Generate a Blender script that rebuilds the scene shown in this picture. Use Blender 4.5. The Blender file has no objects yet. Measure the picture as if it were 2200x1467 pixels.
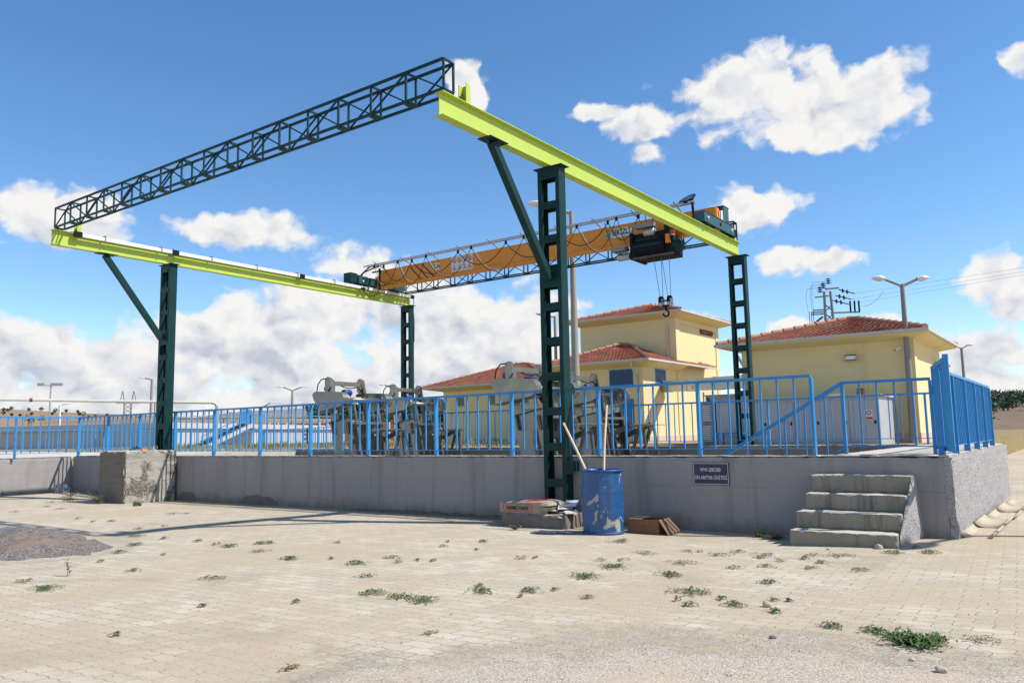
import bpy, math, random
from mathutils import Vector, Matrix, noise
random.seed(7)
R = math.radians
scene = bpy.context.scene
COL = scene.collection
SUN = Vector((0.78, 0.35, 1.0)).normalized()          # direction towards the sun

# ---------------------------------------------------------------- camera
cam_d = bpy.data.cameras.new('camera')
cam = bpy.data.objects.new('camera', cam_d)
COL.objects.link(cam)
scene.camera = cam
YAW, PITCH, ROLL, FPX = 0.6287, 0.1177, -0.0185, 1701.2
cam_d.sensor_width = 36.0
cam_d.lens = FPX / 2200.0 * 36.0
cam_d.clip_end = 6000
cam_d.clip_start = 0.05
fw = Vector((-math.sin(YAW) * math.cos(PITCH), math.cos(YAW) * math.cos(PITCH), math.sin(PITCH)))
rt = Vector((math.cos(YAW), math.sin(YAW), 0))
up = rt.cross(fw)
r2 = math.cos(ROLL) * rt + math.sin(ROLL) * up
u2 = -math.sin(ROLL) * rt + math.cos(ROLL) * up
M = Matrix((r2, u2, -fw)).transposed().to_4x4()
M.translation = Vector((0, 0, 1.35))
cam.matrix_world = M

# ---------------------------------------------------------------- world and sun
EXPO = 0.42
scene.view_settings.view_transform = 'Standard'
scene.view_settings.look = 'None'
scene.view_settings.exposure = EXPO
scene.view_settings.gamma = 1.0
scene.view_settings.use_curve_mapping = False
scene.cycles.max_bounces = 6
scene.cycles.transparent_max_bounces = 6

sun_d = bpy.data.lights.new('sun', 'SUN')
sun_d.energy = 4.3
sun_d.angle = R(0.5)
sun_d.color = (1.0, 0.955, 0.88)
sun = bpy.data.objects.new('sun', sun_d)
COL.objects.link(sun)
sun.rotation_euler = SUN.to_track_quat('Z', 'Y').to_euler()
SUN_EL = math.asin(SUN.z)
SUN_AZ = math.atan2(SUN.x, SUN.y)

# cumulus clouds: azimuth, elevation, half width, half height (radians)
CLOUDS = [(-0.303, 0.3966, 0.104, 0.044), (-0.2187, 0.3684, 0.09, 0.045), (-0.3589, 0.4063, 0.051, 0.031), (-0.1713, 0.3877, 0.044, 0.029), (-0.2521, 0.3425, 0.053, 0.023), (-0.454, 0.3783, 0.053, 0.02), (-0.5134, 0.3931, 0.036, 0.012), (-0.3217, 0.2677, 0.057, 0.026), (-0.4497, 0.3397, 0.020, 0.014), (-0.2407, 0.194, 0.038, 0.017), (-0.2873, 0.2038, 0.032, 0.014), (-0.6839, 0.43, 0.030, 0.027), (-1.1475, 0.2561, 0.059, 0.025), (-1.1652, 0.2439, 0.054, 0.03), (-1.1091, 0.2295, 0.024, 0.015), (-0.9677, 0.2473, 0.07, 0.023), (-0.9243, 0.2543, 0.033, 0.019), (-0.8134, 0.2076, 0.052, 0.032), (-0.793, 0.1733, 0.087, 0.035), (-0.8617, 0.1723, 0.051, 0.028), (-0.8894, 0.1432, 0.105, 0.04), (-1.1506, 0.1182, 0.04, 0.025), (-1.1804, 0.0967, 0.06, 0.035), (-1.0947, 0.0996, 0.071, 0.032), (-1.0115, 0.1126, 0.076, 0.044), (-0.9323, 0.0862, 0.107, 0.067), (-0.7171, 0.1385, 0.117, 0.053), (-0.6164, 0.1372, 0.077, 0.053), (-0.688, 0.1031, 0.175, 0.07), (-1.1162, 0.0522, 0.183, 0.047), (-0.8606, 0.0523, 0.22, 0.063), (-0.2867, 0.1234, 0.032, 0.011), (-0.1803, 0.124, 0.029, 0.012), (-0.0719, 0.1624, 0.034, 0.027), (-0.0527, 0.1352, 0.025, 0.025), (-0.0872, 0.0781, 0.069, 0.03), (-0.1155, 0.0544, 0.067, 0.026), (-0.0295, 0.3824, 0.017, 0.016), (-0.0889, 0.1695, 0.013, 0.006), (-0.3952, 0.1352, 0.028, 0.02), (-1.0325, 0.1391, 0.03, 0.022),
          (0.35, 0.3, 0.2, 0.08), (0.9, 0.2, 0.3, 0.1), (1.6, 0.35, 0.25, 0.1), (2.4, 0.25, 0.4, 0.12), (-2.2, 0.3, 0.35, 0.1), (-2.9, 0.15, 0.4, 0.1), (0.5, 0.08, 0.5, 0.05)]
world = bpy.data.worlds.new('World')
scene.world = world
world.use_nodes = True
nt = world.node_tree
for n in list(nt.nodes):
    nt.nodes.remove(n)
def WN(t, **k):
    n = nt.nodes.new(t)
    for a, b in k.items():
        setattr(n, a, b)
    return n
def wl(a, b):
    nt.links.new(a, b)
def wmath(op, a, b=None, c=None, clamp=False):
    n = WN('ShaderNodeMath', operation=op, use_clamp=clamp)
    for i, v in enumerate((a, b, c)):
        if v is None: continue
        if isinstance(v, (int, float)): n.inputs[i].default_value = v
        else: wl(v, n.inputs[i])
    return n.outputs[0]
sky = WN('ShaderNodeTexSky')
sky.sky_type = 'NISHITA'
sky.sun_disc = False
sky.sun_elevation = SUN_EL
sky.sun_rotation = SUN_AZ
sky.altitude = 1000
sky.air_density = 1.0
sky.dust_density = 0.3
sky.ozone_density = 1.6
tc = WN('ShaderNodeTexCoord')
sep = WN('ShaderNodeSeparateXYZ')
wl(tc.outputs['Generated'], sep.inputs[0])
az = wmath('ARCTAN2', sep.outputs[0], sep.outputs[1])
el = wmath('ARCSINE', sep.outputs[2])
comb = WN('ShaderNodeCombineXYZ')
wl(az, comb.inputs[0]); wl(el, comb.inputs[1])
pv = comb.outputs[0]
def noise_at(vec, scale, detail, rough, lac=2.0, dist=0.0):
    n = WN('ShaderNodeTexNoise')
    n.inputs['Scale'].default_value = scale
    n.inputs['Detail'].default_value = detail
    n.inputs['Roughness'].default_value = rough
    n.inputs['Lacunarity'].default_value = lac
    n.inputs['Distortion'].default_value = dist
    wl(vec, n.inputs['Vector'])
    return n
# warp the coordinates a little so that the outlines billow
wn = noise_at(pv, 26.0, 3.0, 0.55)
wsub = WN('ShaderNodeVectorMath', operation='SUBTRACT'); wl(wn.outputs['Color'], wsub.inputs[0]); wsub.inputs[1].default_value = (0.5, 0.5, 0.5)
wmul = WN('ShaderNodeVectorMath', operation='MULTIPLY'); wl(wsub.outputs[0], wmul.inputs[0]); wmul.inputs[1].default_value = (0.045, 0.03, 0)
wadd = WN('ShaderNodeVectorMath', operation='ADD'); wl(pv, wadd.inputs[0]); wl(wmul.outputs[0], wadd.inputs[1])
pw = wadd.outputs[0]
def blobs(vec, lst):
    f = None
    for (ca, ce, ra, re) in lst:
        m = WN('ShaderNodeVectorMath', operation='MULTIPLY_ADD'); wl(vec, m.inputs[0])
        kx, ky = 1 / (ra * 1.18), 1 / (re * 1.18)
        m.inputs[1].default_value = (kx, ky, 0); m.inputs[2].default_value = (-ca * kx, -ce * ky, 0)
        ln = WN('ShaderNodeVectorMath', operation='LENGTH'); wl(m.outputs[0], ln.inputs[0])
        v = wmath('SUBTRACT', 1.0, ln.outputs['Value'])
        f = v if f is None else wmath('SMOOTH_MAX', f, v, 0.12)
    return f
field = blobs(pw, CLOUDS)
upv = WN('ShaderNodeVectorMath', operation='ADD'); wl(pw, upv.inputs[0]); upv.inputs[1].default_value = (0.006, 0.020, 0)
field_up = blobs(upv.outputs[0], CLOUDS[:37])
def fbm(vec):
    st = WN('ShaderNodeVectorMath', operation='MULTIPLY'); wl(vec, st.inputs[0]); st.inputs[1].default_value = (1.0, 1.35, 1.0)
    a = noise_at(st.outputs[0], 14.0, 7.0, 0.55)
    return wmath('SUBTRACT', a.outputs['Fac'], 0.5)
n0 = fbm(pw)
off = WN('ShaderNodeVectorMath', operation='ADD'); wl(pw, off.inputs[0]); off.inputs[1].default_value = (0.010, 0.016, 0)
n1 = fbm(off.outputs[0])
def billow(vec, scale):
    st = WN('ShaderNodeVectorMath', operation='MULTIPLY'); wl(vec, st.inputs[0]); st.inputs[1].default_value = (1.0, 1.25, 1.0)
    v = WN('ShaderNodeTexVoronoi', feature='F1', voronoi_dimensions='2D'); v.inputs['Scale'].default_value = scale; v.inputs['Detail'].default_value = 1.0; v.inputs['Roughness'].default_value = 0.6
    wl(st.outputs[0], v.inputs['Vector']); return v.outputs['Distance']
b0 = billow(pw, 26.0)
b1 = billow(off.outputs[0], 26.0)
dens = wmath('ADD', field, wmath('MULTIPLY', n0, 1.9))
dens = wmath('ADD', dens, wmath('MULTIPLY', wmath('SUBTRACT', 0.70, b0), 0.36))
mask = WN('ShaderNodeMapRange', interpolation_type='SMOOTHSTEP')
wl(dens, mask.inputs['Value']); mask.inputs['From Min'].default_value = 0.0; mask.inputs['From Max'].default_value = 0.46
relb = wmath('SUBTRACT', b1, b0)
# relief: brighter where the cloud thins towards the sun
rel = wmath('SUBTRACT', n0, n1)
thick = WN('ShaderNodeMapRange', interpolation_type='SMOOTHSTEP')
wl(dens, thick.inputs['Value']); thick.inputs['From Min'].default_value = 0.25; thick.inputs['From Max'].default_value = 1.15
big = noise_at(pw, 9.0, 4.0, 0.6)
sh = wmath('MULTIPLY', thick.outputs[0], 0.34)
sh = wmath('SUBTRACT', sh, wmath('MULTIPLY', rel, 2.4))
sh = wmath('SUBTRACT', sh, wmath('MULTIPLY', relb, 0.55))
sh = wmath('ADD', sh, wmath('MULTIPLY', wmath('SUBTRACT', big.outputs['Fac'], 0.5), 1.2))
bs = WN('ShaderNodeMapRange', interpolation_type='SMOOTHSTEP'); wl(wmath('ADD', wmath('SUBTRACT', field_up, field), wmath('MULTIPLY', n0, 0.5)), bs.inputs['Value']); bs.inputs['From Min'].default_value = -0.15; bs.inputs['From Max'].default_value = 0.65
sh = wmath('ADD', sh, wmath('MULTIPLY', bs.outputs[0], 0.36))
# low clouds near the horizon are greyer
lowg = WN('ShaderNodeMapRange'); wl(el, lowg.inputs['Value'])
lowg.inputs['From Min'].default_value = 0.21; lowg.inputs['From Max'].default_value = 0.04
lowg.inputs['To Min'].default_value = 0.0; lowg.inputs['To Max'].default_value = 0.27
sh = wmath('ADD', sh, lowg.outputs[0], clamp=True)
cr = WN('ShaderNodeValToRGB'); wl(sh, cr.inputs[0])
cr.color_ramp.elements[0].position = 0.05; cr.color_ramp.elements[0].color = (0.98, 0.97, 0.95, 1)
cr.color_ramp.elements[1].position = 0.95; cr.color_ramp.elements[1].color = (0.57, 0.61, 0.71, 1)
e = cr.color_ramp.elements.new(0.5); e.color = (0.80, 0.82, 0.865, 1)
# sky colour
hsv = WN('ShaderNodeHueSaturation'); wl(sky.outputs[0], hsv.inputs['Color'])
hsv.inputs['Saturation'].default_value = 1.22; hsv.inputs['Value'].default_value = 1.0
bg1 = WN('ShaderNodeBackground'); wl(hsv.outputs[0], bg1.inputs[0]); bg1.inputs[1].default_value = 0.14
bg2 = WN('ShaderNodeBackground'); wl(cr.outputs[0], bg2.inputs[0]); bg2.inputs[1].default_value = 0.71
mx = WN('ShaderNodeMixShader'); wl(mask.outputs[0], mx.inputs[0]); wl(bg1.outputs[0], mx.inputs[1]); wl(bg2.outputs[0], mx.inputs[2])
wo = WN('ShaderNodeOutputWorld'); wl(mx.outputs[0], wo.inputs[0])
world.cycles.sampling_method = 'MANUAL'
world.cycles.sample_map_resolution = 512

# ---------------------------------------------------------------- materials
MATS = {}
class NT:
    def __init__(s, name):
        s.m = bpy.data.materials.new(name); s.m.use_nodes = True
        s.t = s.m.node_tree
        s.b = s.t.nodes['Principled BSDF']
        s.tc = s.t.nodes.new('ShaderNodeTexCoord')
    def n(s, t, **k):
        x = s.t.nodes.new(t)
        for a, b in k.items(): setattr(x, a, b)
        return x
    def l(s, a, b): s.t.links.new(a, b)
    def put(s, inp, v):
        if isinstance(v, (int, float)): inp.default_value = v
        elif isinstance(v, tuple): inp.default_value = v if len(v) == 4 or inp.type == 'VECTOR' else (*v, 1)
        else: s.l(v, inp)
    def math(s, op, a, b=0.0, clamp=False):
        x = s.n('ShaderNodeMath', operation=op, use_clamp=clamp)
        s.put(x.inputs[0], a); s.put(x.inputs[1], b)
        return x.outputs[0]
    def noise(s, scale, detail=4, rough=0.55, vec=None, out='Fac', dist=0.0):
        x = s.n('ShaderNodeTexNoise')
        x.inputs['Scale'].default_value = scale; x.inputs['Detail'].default_value = detail
        x.inputs['Roughness'].default_value = rough; x.inputs['Distortion'].default_value = dist
        s.l(vec or s.tc.outputs['Object'], x.inputs['Vector'])
        return x.outputs[out]
    def mapr(s, v, a, b, c=0.0, d=1.0, smooth=True):
        x = s.n('ShaderNodeMapRange', interpolation_type='SMOOTHSTEP' if smooth else 'LINEAR')
        s.put(x.inputs['Value'], v)
        for k, w in zip(('From Min', 'From Max', 'To Min', 'To Max'), (a, b, c, d)): x.inputs[k].default_value = w
        return x.outputs[0]
    def mix(s, f, a, b, mode='MIX'):
        x = s.n('ShaderNodeMix', data_type='RGBA', blend_type=mode)
        s.put(x.inputs[0], f); s.put(x.inputs[6], a); s.put(x.inputs[7], b)
        return x.outputs[2]
    def scalev(s, v, vec=None):
        x = s.n('ShaderNodeVectorMath', operation='MULTIPLY')
        s.l(vec or s.tc.outputs['Object'], x.inputs[0]); x.inputs[1].default_value = v
        return x.outputs[0]
    def bump(s, h, strength=0.3, dist=0.01):
        x = s.n('ShaderNodeBump')
        x.inputs['Strength'].default_value = strength; x.inputs['Distance'].default_value = dist
        s.l(h, x.inputs['Height']); s.l(x.outputs[0], s.b.inputs['Normal'])
    def done(s, col, rough=0.6, metal=0.0, spec=None):
        s.put(s.b.inputs['Base Color'], col); s.put(s.b.inputs['Roughness'], rough); s.put(s.b.inputs['Metallic'], metal)
        if spec is not None: s.b.inputs['Specular IOR Level'].default_value = spec
        MATS[s.m.name] = s.m
        return s.m
def painted(name, c, rough=0.4, metal=0.0, dirt=(0.25, 0.22, 0.18), amt=0.35, scale=6.0, var=0.12, bump=0.08, spec=None):
    k = NT(name)
    c2 = tuple(min(1, x * (1 + var)) for x in c); c1 = tuple(x * (1 - var) for x in c)
    base = k.mix(k.noise(scale * 0.4, 5), c1, c2)
    sp = k.mapr(k.noise(scale * 3, 8, 0.7), 0.60, 0.78, 0, amt)
    col = k.mix(sp, base, dirt)
    k.bump(k.noise(scale * 12, 3), bump, 0.004)
    return k.done(col, k.mapr(k.noise(scale, 4), 0.3, 0.7, rough * 0.8, min(1, rough * 1.25)), metal, spec)
painted('blue_rail_paint', (0.020, 0.225, 0.52), 0.42, amt=0.55, dirt=(0.10, 0.09, 0.08), var=0.16, scale=9)
painted('dark_green_paint', (0.0018, 0.031, 0.031), 0.5, spec=0.22, amt=0.5, dirt=(0.035, 0.05, 0.045), var=0.3)
painted('green_truss_paint', (0.003, 0.036, 0.043), 0.5, spec=0.22, amt=0.12, dirt=(0.1, 0.12, 0.11))
painted('lime_paint', (0.42, 0.52, 0.075), 0.5, amt=0.5, dirt=(0.30, 0.32, 0.10), scale=2.5, var=0.06)
painted('orange_paint', (0.66, 0.235, 0.010), 0.40, amt=0.12, dirt=(0.35, 0.16, 0.03), scale=3)
painted('teal_paint', (0.008, 0.07, 0.085), 0.4, amt=0.2, dirt=(0.2, 0.2, 0.18))
painted('blue_metal', (0.02, 0.16, 0.42), 0.4, amt=0.15)
painted('blue_shutter', (0.012, 0.055, 0.16), 0.5, amt=0.15)
painted('motor_blue', (0.008, 0.05, 0.20), 0.4)
painted('black_rubber', (0.010, 0.010, 0.011), 0.6, spec=0.2, dirt=(0.08, 0.08, 0.08), amt=0.3)
painted('black_paint', (0.008, 0.009, 0.010), 0.65, spec=0.15, dirt=(0.06, 0.06, 0.06), amt=0.3)
painted('white_cable', (0.50, 0.49, 0.46), 0.5)
painted('white_plastic', (0.66, 0.66, 0.66), 0.4, amt=0.1)
painted('grey_plastic', (0.19, 0.20, 0.205), 0.5, amt=0.2)
painted('red_paint', (0.60, 0.03, 0.02), 0.4)
painted('red_print', (0.45, 0.02, 0.03), 0.5, amt=0.1)
painted('orange_plastic', (0.75, 0.22, 0.02), 0.35)
painted('navy_sign', (0.016, 0.012, 0.055), 0.35, amt=0.05)
painted('white_print', (0.72, 0.72, 0.72), 0.45, amt=0.05)
painted('black_print', (0.02, 0.02, 0.02), 0.5, amt=0.05)
painted('teal_print', (0.01, 0.06, 0.08), 0.5, amt=0.05)
painted('yellow_green_print', (0.42, 0.48, 0.06), 0.5, amt=0.05)
painted('blue_print', (0.03, 0.05, 0.4), 0.5, amt=0.05)
painted('sticker_white', (0.62, 0.60, 0.58), 0.45, amt=0.25, dirt=(0.4, 0.36, 0.3))
painted('sticker_yellow', (0.65, 0.45, 0.05), 0.45)
painted('stainless_steel', (0.25, 0.235, 0.205), 0.36, 0.8, dirt=(0.13, 0.09, 0.055), amt=0.75, scale=3, var=0.3)
painted('dull_steel', (0.10, 0.082, 0.062), 0.5, 0.6, dirt=(0.16, 0.11, 0.06), amt=0.6, scale=5, var=0.2)
painted('duct_steel', (0.55, 0.56, 0.56), 0.38, 0.6, scale=2, amt=0.2)
painted('rope_steel', (0.25, 0.25, 0.25), 0.5, 0.7)
painted('galvanised', (0.38, 0.38, 0.37), 0.45, 0.5, scale=5)
painted('rust', (0.16, 0.06, 0.03), 0.85, dirt=(0.3, 0.15, 0.08), amt=0.6)
painted('wood_handle', (0.62, 0.50, 0.34), 0.6, dirt=(0.30, 0.22, 0.13), amt=0.5, scale=8)
painted('cardboard', (0.17, 0.095, 0.05), 0.85, dirt=(0.18, 0.10, 0.05), amt=0.4)
painted('lamp_pole_concrete', (0.29, 0.27, 0.235), 0.85, dirt=(0.30, 0.26, 0.21), amt=0.4, scale=3)
painted('lamp_pole_grey', (0.22, 0.21, 0.20), 0.7, dirt=(0.25, 0.22, 0.19), amt=0.4)
painted('white_cabinet', (0.40, 0.41, 0.435), 0.45, dirt=(0.45, 0.42, 0.37), amt=0.4, scale=2)
painted('cream_trim', (0.50, 0.485, 0.43), 0.6, dirt=(0.5, 0.45, 0.36), amt=0.3)
painted('ceramic_edge', (0.48, 0.25, 0.12), 0.8)
painted('ceramic_glaze', (0.55, 0.62, 0.66), 0.12)
painted('stone_a', (0.42, 0.36, 0.28), 0.9, amt=0.5, scale=20)
painted('stone_dark', (0.20, 0.18, 0.17), 0.9, scale=20)
painted('bark', (0.12, 0.09, 0.06), 0.9)
painted('insulator_brown', (0.035, 0.02, 0.015), 0.25)
painted('drain_channel', (0.44, 0.37, 0.27), 0.85, dirt=(0.40, 0.32, 0.22), amt=0.6, scale=5, bump=0.4)

def foliage(name, a, b, c, sc=4.0, rough=0.6):
    k = NT(name)
    info = k.noise(sc, 5, 0.7)
    col = k.mix(k.mapr(info, 0.35, 0.65), a, b)
    col = k.mix(k.mapr(k.noise(sc * 7, 3), 0.52, 0.75), col, c)
    k.b.inputs['Subsurface Weight'].default_value = 0.0
    return k.done(col, rough, 0, 0.25)
foliage('leaf_green', (0.035, 0.085, 0.018), (0.085, 0.15, 0.03), (0.12, 0.16, 0.045), 20)
foliage('leaf_olive', (0.09, 0.10, 0.04), (0.19, 0.17, 0.08), (0.27, 0.20, 0.10), 20)
foliage('leaf_dry', (0.20, 0.13, 0.05), (0.33, 0.22, 0.10), (0.14, 0.15, 0.05), 20)
foliage('forest_green', (0.022, 0.045, 0.022), (0.045, 0.075, 0.035), (0.065, 0.085, 0.045), 0.08)
foliage('dry_grass', (0.30, 0.24, 0.10), (0.20, 0.22, 0.07), (0.36, 0.22, 0.10), 0.2)

def plaster(name, c, bump=0.35, scale=8.0, dirt=(0.5, 0.4, 0.25), amt=0.25):
    k = NT(name)
    base = k.mix(k.noise(0.5, 5, 0.6), tuple(x * 0.93 for x in c), tuple(min(1, x * 1.05) for x in c))
    # rain streaks: noise stretched along z
    st = k.noise(1.0, 6, 0.6, vec=k.scalev((2.6, 2.6, 0.12)))
    base = k.mix(k.mapr(st, 0.55, 0.8, 0, amt), base, dirt)
    k.bump(k.noise(scale * 8, 6, 0.7), bump, 0.006)
    return k.done(base, 0.9, 0, 0.2)
plaster('yellow_plaster', (0.70, 0.585, 0.325), amt=0.4, dirt=(0.50, 0.40, 0.24))
plaster('pink_plinth', (0.60, 0.44, 0.34), amt=0.4)
plaster('tank_grey', (0.46, 0.45, 0.47), amt=0.5, dirt=(0.35, 0.33, 0.33))

def wall_grey():
    k = NT('grey_wall_paint')
    o = k.tc.outputs['Object']
    base = k.mix(k.noise(0.7, 6, 0.65), (0.275, 0.252, 0.245), (0.34, 0.315, 0.305))
    st = k.noise(1.0, 7, 0.65, vec=k.scalev((3.0, 3.0, 0.25)))
    base = k.mix(k.mapr(st, 0.48, 0.70, 0, 0.8), base, (0.215, 0.20, 0.195))
    # formwork joints: vertical and horizontal hairlines
    sx = k.n('ShaderNodeSeparateXYZ'); k.l(o, sx.inputs[0])
    wob = k.math('MULTIPLY', k.math('SUBTRACT', k.noise(2.5, 4), 0.5), 0.03)
    fx = k.math('PINGPONG', k.math('ADD', k.math('ADD', sx.outputs[0], sx.outputs[1]), wob), 1.3)
    fz = k.math('ABSOLUTE', k.math('SUBTRACT', k.math('ADD', sx.outputs[2], wob), 0.56))
    lx = k.mapr(fx, 0.0, 0.008, 1, 0); lz = k.mapr(fz, 0.0, 0.009, 1, 0)
    j = k.math('MULTIPLY', k.math('MAXIMUM', lx, lz), k.mapr(k.noise(1.3, 3), 0.42, 0.6))
    base = k.mix(k.math('MULTIPLY', j, 0.38), base, (0.16, 0.15, 0.16))
    # scuffs and chips
    sc = k.mapr(k.noise(5.0, 9, 0.8), 0.655, 0.70)
    base = k.mix(k.math('MULTIPLY', sc, 0.7), base, (0.17, 0.15, 0.14))
    sc2 = k.mapr(k.noise(9.0, 7, 0.75, vec=k.scalev((1, 1, 1.7))), 0.67, 0.71)
    base = k.mix(k.math('MULTIPLY', sc2, 0.7), base, (0.62, 0.60, 0.57))
    # damp dirt splashed along the bottom with its own ragged edge
    damp = k.mapr(k.math('ADD', sx.outputs[2], k.math('MULTIPLY', k.math('SUBTRACT', k.noise(1.6, 6, 0.7), 0.5), 0.8)), 0.16, -0.10)
    base = k.mix(k.math('MULTIPLY', damp, 0.85), base, (0.20, 0.16, 0.12))
    h = k.math('SUBTRACT', k.noise(14, 7, 0.7), k.math('MULTIPLY', j, 0.8))
    k.bump(h, 0.35, 0.012)
    k.done(base, 0.85, 0, 0.25)
wall_grey()
def roughcast():
    k = NT('roughcast')
    v = k.n('ShaderNodeTexVoronoi'); v.inputs['Scale'].default_value = 38; k.l(k.tc.outputs['Object'], v.inputs['Vector'])
    n = k.noise(30, 6, 0.75)
    base = k.mix(k.mapr(n, 0.35, 0.62), (0.28, 0.265, 0.26), (0.45, 0.43, 0.42))
    k.bump(k.math('ADD', k.math('MULTIPLY', v.outputs['Distance'], 0.6), n), 0.8, 0.028)
    k.done(base, 0.95, 0, 0.2)
roughcast()
def lit_top_tint(k, base, c=(0.56, 0.51, 0.42)):  # sunlit look of upward faces put into the colour as a paler cream
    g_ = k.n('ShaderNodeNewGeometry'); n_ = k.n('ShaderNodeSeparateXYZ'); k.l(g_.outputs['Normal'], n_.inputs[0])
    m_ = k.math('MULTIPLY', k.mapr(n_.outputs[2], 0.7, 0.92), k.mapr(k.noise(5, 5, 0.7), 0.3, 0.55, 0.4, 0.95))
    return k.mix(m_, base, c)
def concrete(name, a, b, honey=0.0, streak=0.3, layered=False):
    k = NT(name)
    base = k.mix(k.noise(2.2, 7, 0.65), a, b)
    if layered:
        lay = k.noise(1.0, 5, 0.7, vec=k.scalev((0.5, 0.5, 6.0)))
        base = k.mix(k.mapr(lay, 0.40, 0.62, 0, 0.75), base, tuple(x * 1.55 for x in a))
        lay2 = k.noise(1.3, 6, 0.7, vec=k.scalev((0.9, 0.9, 4.0)))
        base = k.mix(k.mapr(lay2, 0.5, 0.72, 0, 0.65), base, tuple(x * 0.55 for x in a))
    st = k.noise(1.0, 6, 0.7, vec=k.scalev((7, 7, 0.5)))
    base = k.mix(k.mapr(st, 0.5, 0.75, 0, streak), base, tuple(x * 0.45 for x in a))
    pits = k.math('MULTIPLY', k.mapr(k.noise(38, 5, 0.8), 0.60, 0.66), k.mapr(k.noise(2.6, 4), 0.45, 0.6))
    base = k.mix(k.math('MULTIPLY', pits, 0.85), base, (0.045, 0.04, 0.03))
    h = k.noise(20, 8, 0.75)
    if honey > 0:
        v = k.n('ShaderNodeTexVoronoi'); v.inputs['Scale'].default_value = 30; k.l(k.tc.outputs['Object'], v.inputs['Vector'])
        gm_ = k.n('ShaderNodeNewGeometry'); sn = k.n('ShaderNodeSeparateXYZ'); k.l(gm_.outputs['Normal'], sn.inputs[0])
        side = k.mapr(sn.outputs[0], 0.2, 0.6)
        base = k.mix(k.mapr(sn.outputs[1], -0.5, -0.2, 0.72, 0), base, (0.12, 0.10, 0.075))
        m = k.math('MULTIPLY', side, k.mapr(k.noise(1.7, 5, 0.6, dist=0.6), 0.46, 0.58, 0, honey))
        pit = k.mapr(v.outputs['Distance'], 0.22, 0.5)
        cc = k.mix(pit, k.mix(0.75, v.outputs['Color'], (0.42, 0.37, 0.30)), (0.09, 0.075, 0.055))
        base = k.mix(m, base, cc)
        h = k.math('SUBTRACT', h, k.math('MULTIPLY', k.math('MULTIPLY', m, pit), 2.5))
    base = lit_top_tint(k, base)
    k.bump(h, 0.6, 0.02)
    k.done(base, 0.92, 0, 0.2)
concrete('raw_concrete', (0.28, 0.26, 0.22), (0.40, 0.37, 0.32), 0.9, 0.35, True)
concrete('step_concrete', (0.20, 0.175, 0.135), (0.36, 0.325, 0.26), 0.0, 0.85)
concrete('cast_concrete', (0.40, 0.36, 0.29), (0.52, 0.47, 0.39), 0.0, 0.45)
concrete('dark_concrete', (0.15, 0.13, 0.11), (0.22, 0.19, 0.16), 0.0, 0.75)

def roof_tile():
    k = NT('roof_tile')
    n = k.noise(1.6, 7, 0.7)
    v = k.n('ShaderNodeTexVoronoi'); v.inputs['Scale'].default_value = 3.6; k.l(k.tc.outputs['Object'], v.inputs['Vector'])
    base = k.mix(k.mapr(n, 0.35, 0.65), (0.235, 0.068, 0.043), (0.36, 0.12, 0.075))
    base = k.mix(0.30, base, k.mix(1.0, v.outputs['Color'], (0.5, 0.25, 0.16), 'MULTIPLY'))
    base = k.mix(k.mapr(k.noise(6, 5), 0.58, 0.8, 0, 0.6), base, (0.42, 0.27, 0.19))
    k.bump(k.noise(18, 5), 0.4, 0.02)
    k.done(base, 0.8, 0, 0.2)
roof_tile()
painted('ridge_tile', (0.42, 0.20, 0.13), 0.85, dirt=(0.36, 0.30, 0.24), amt=0.9, scale=3, var=0.3)

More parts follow.
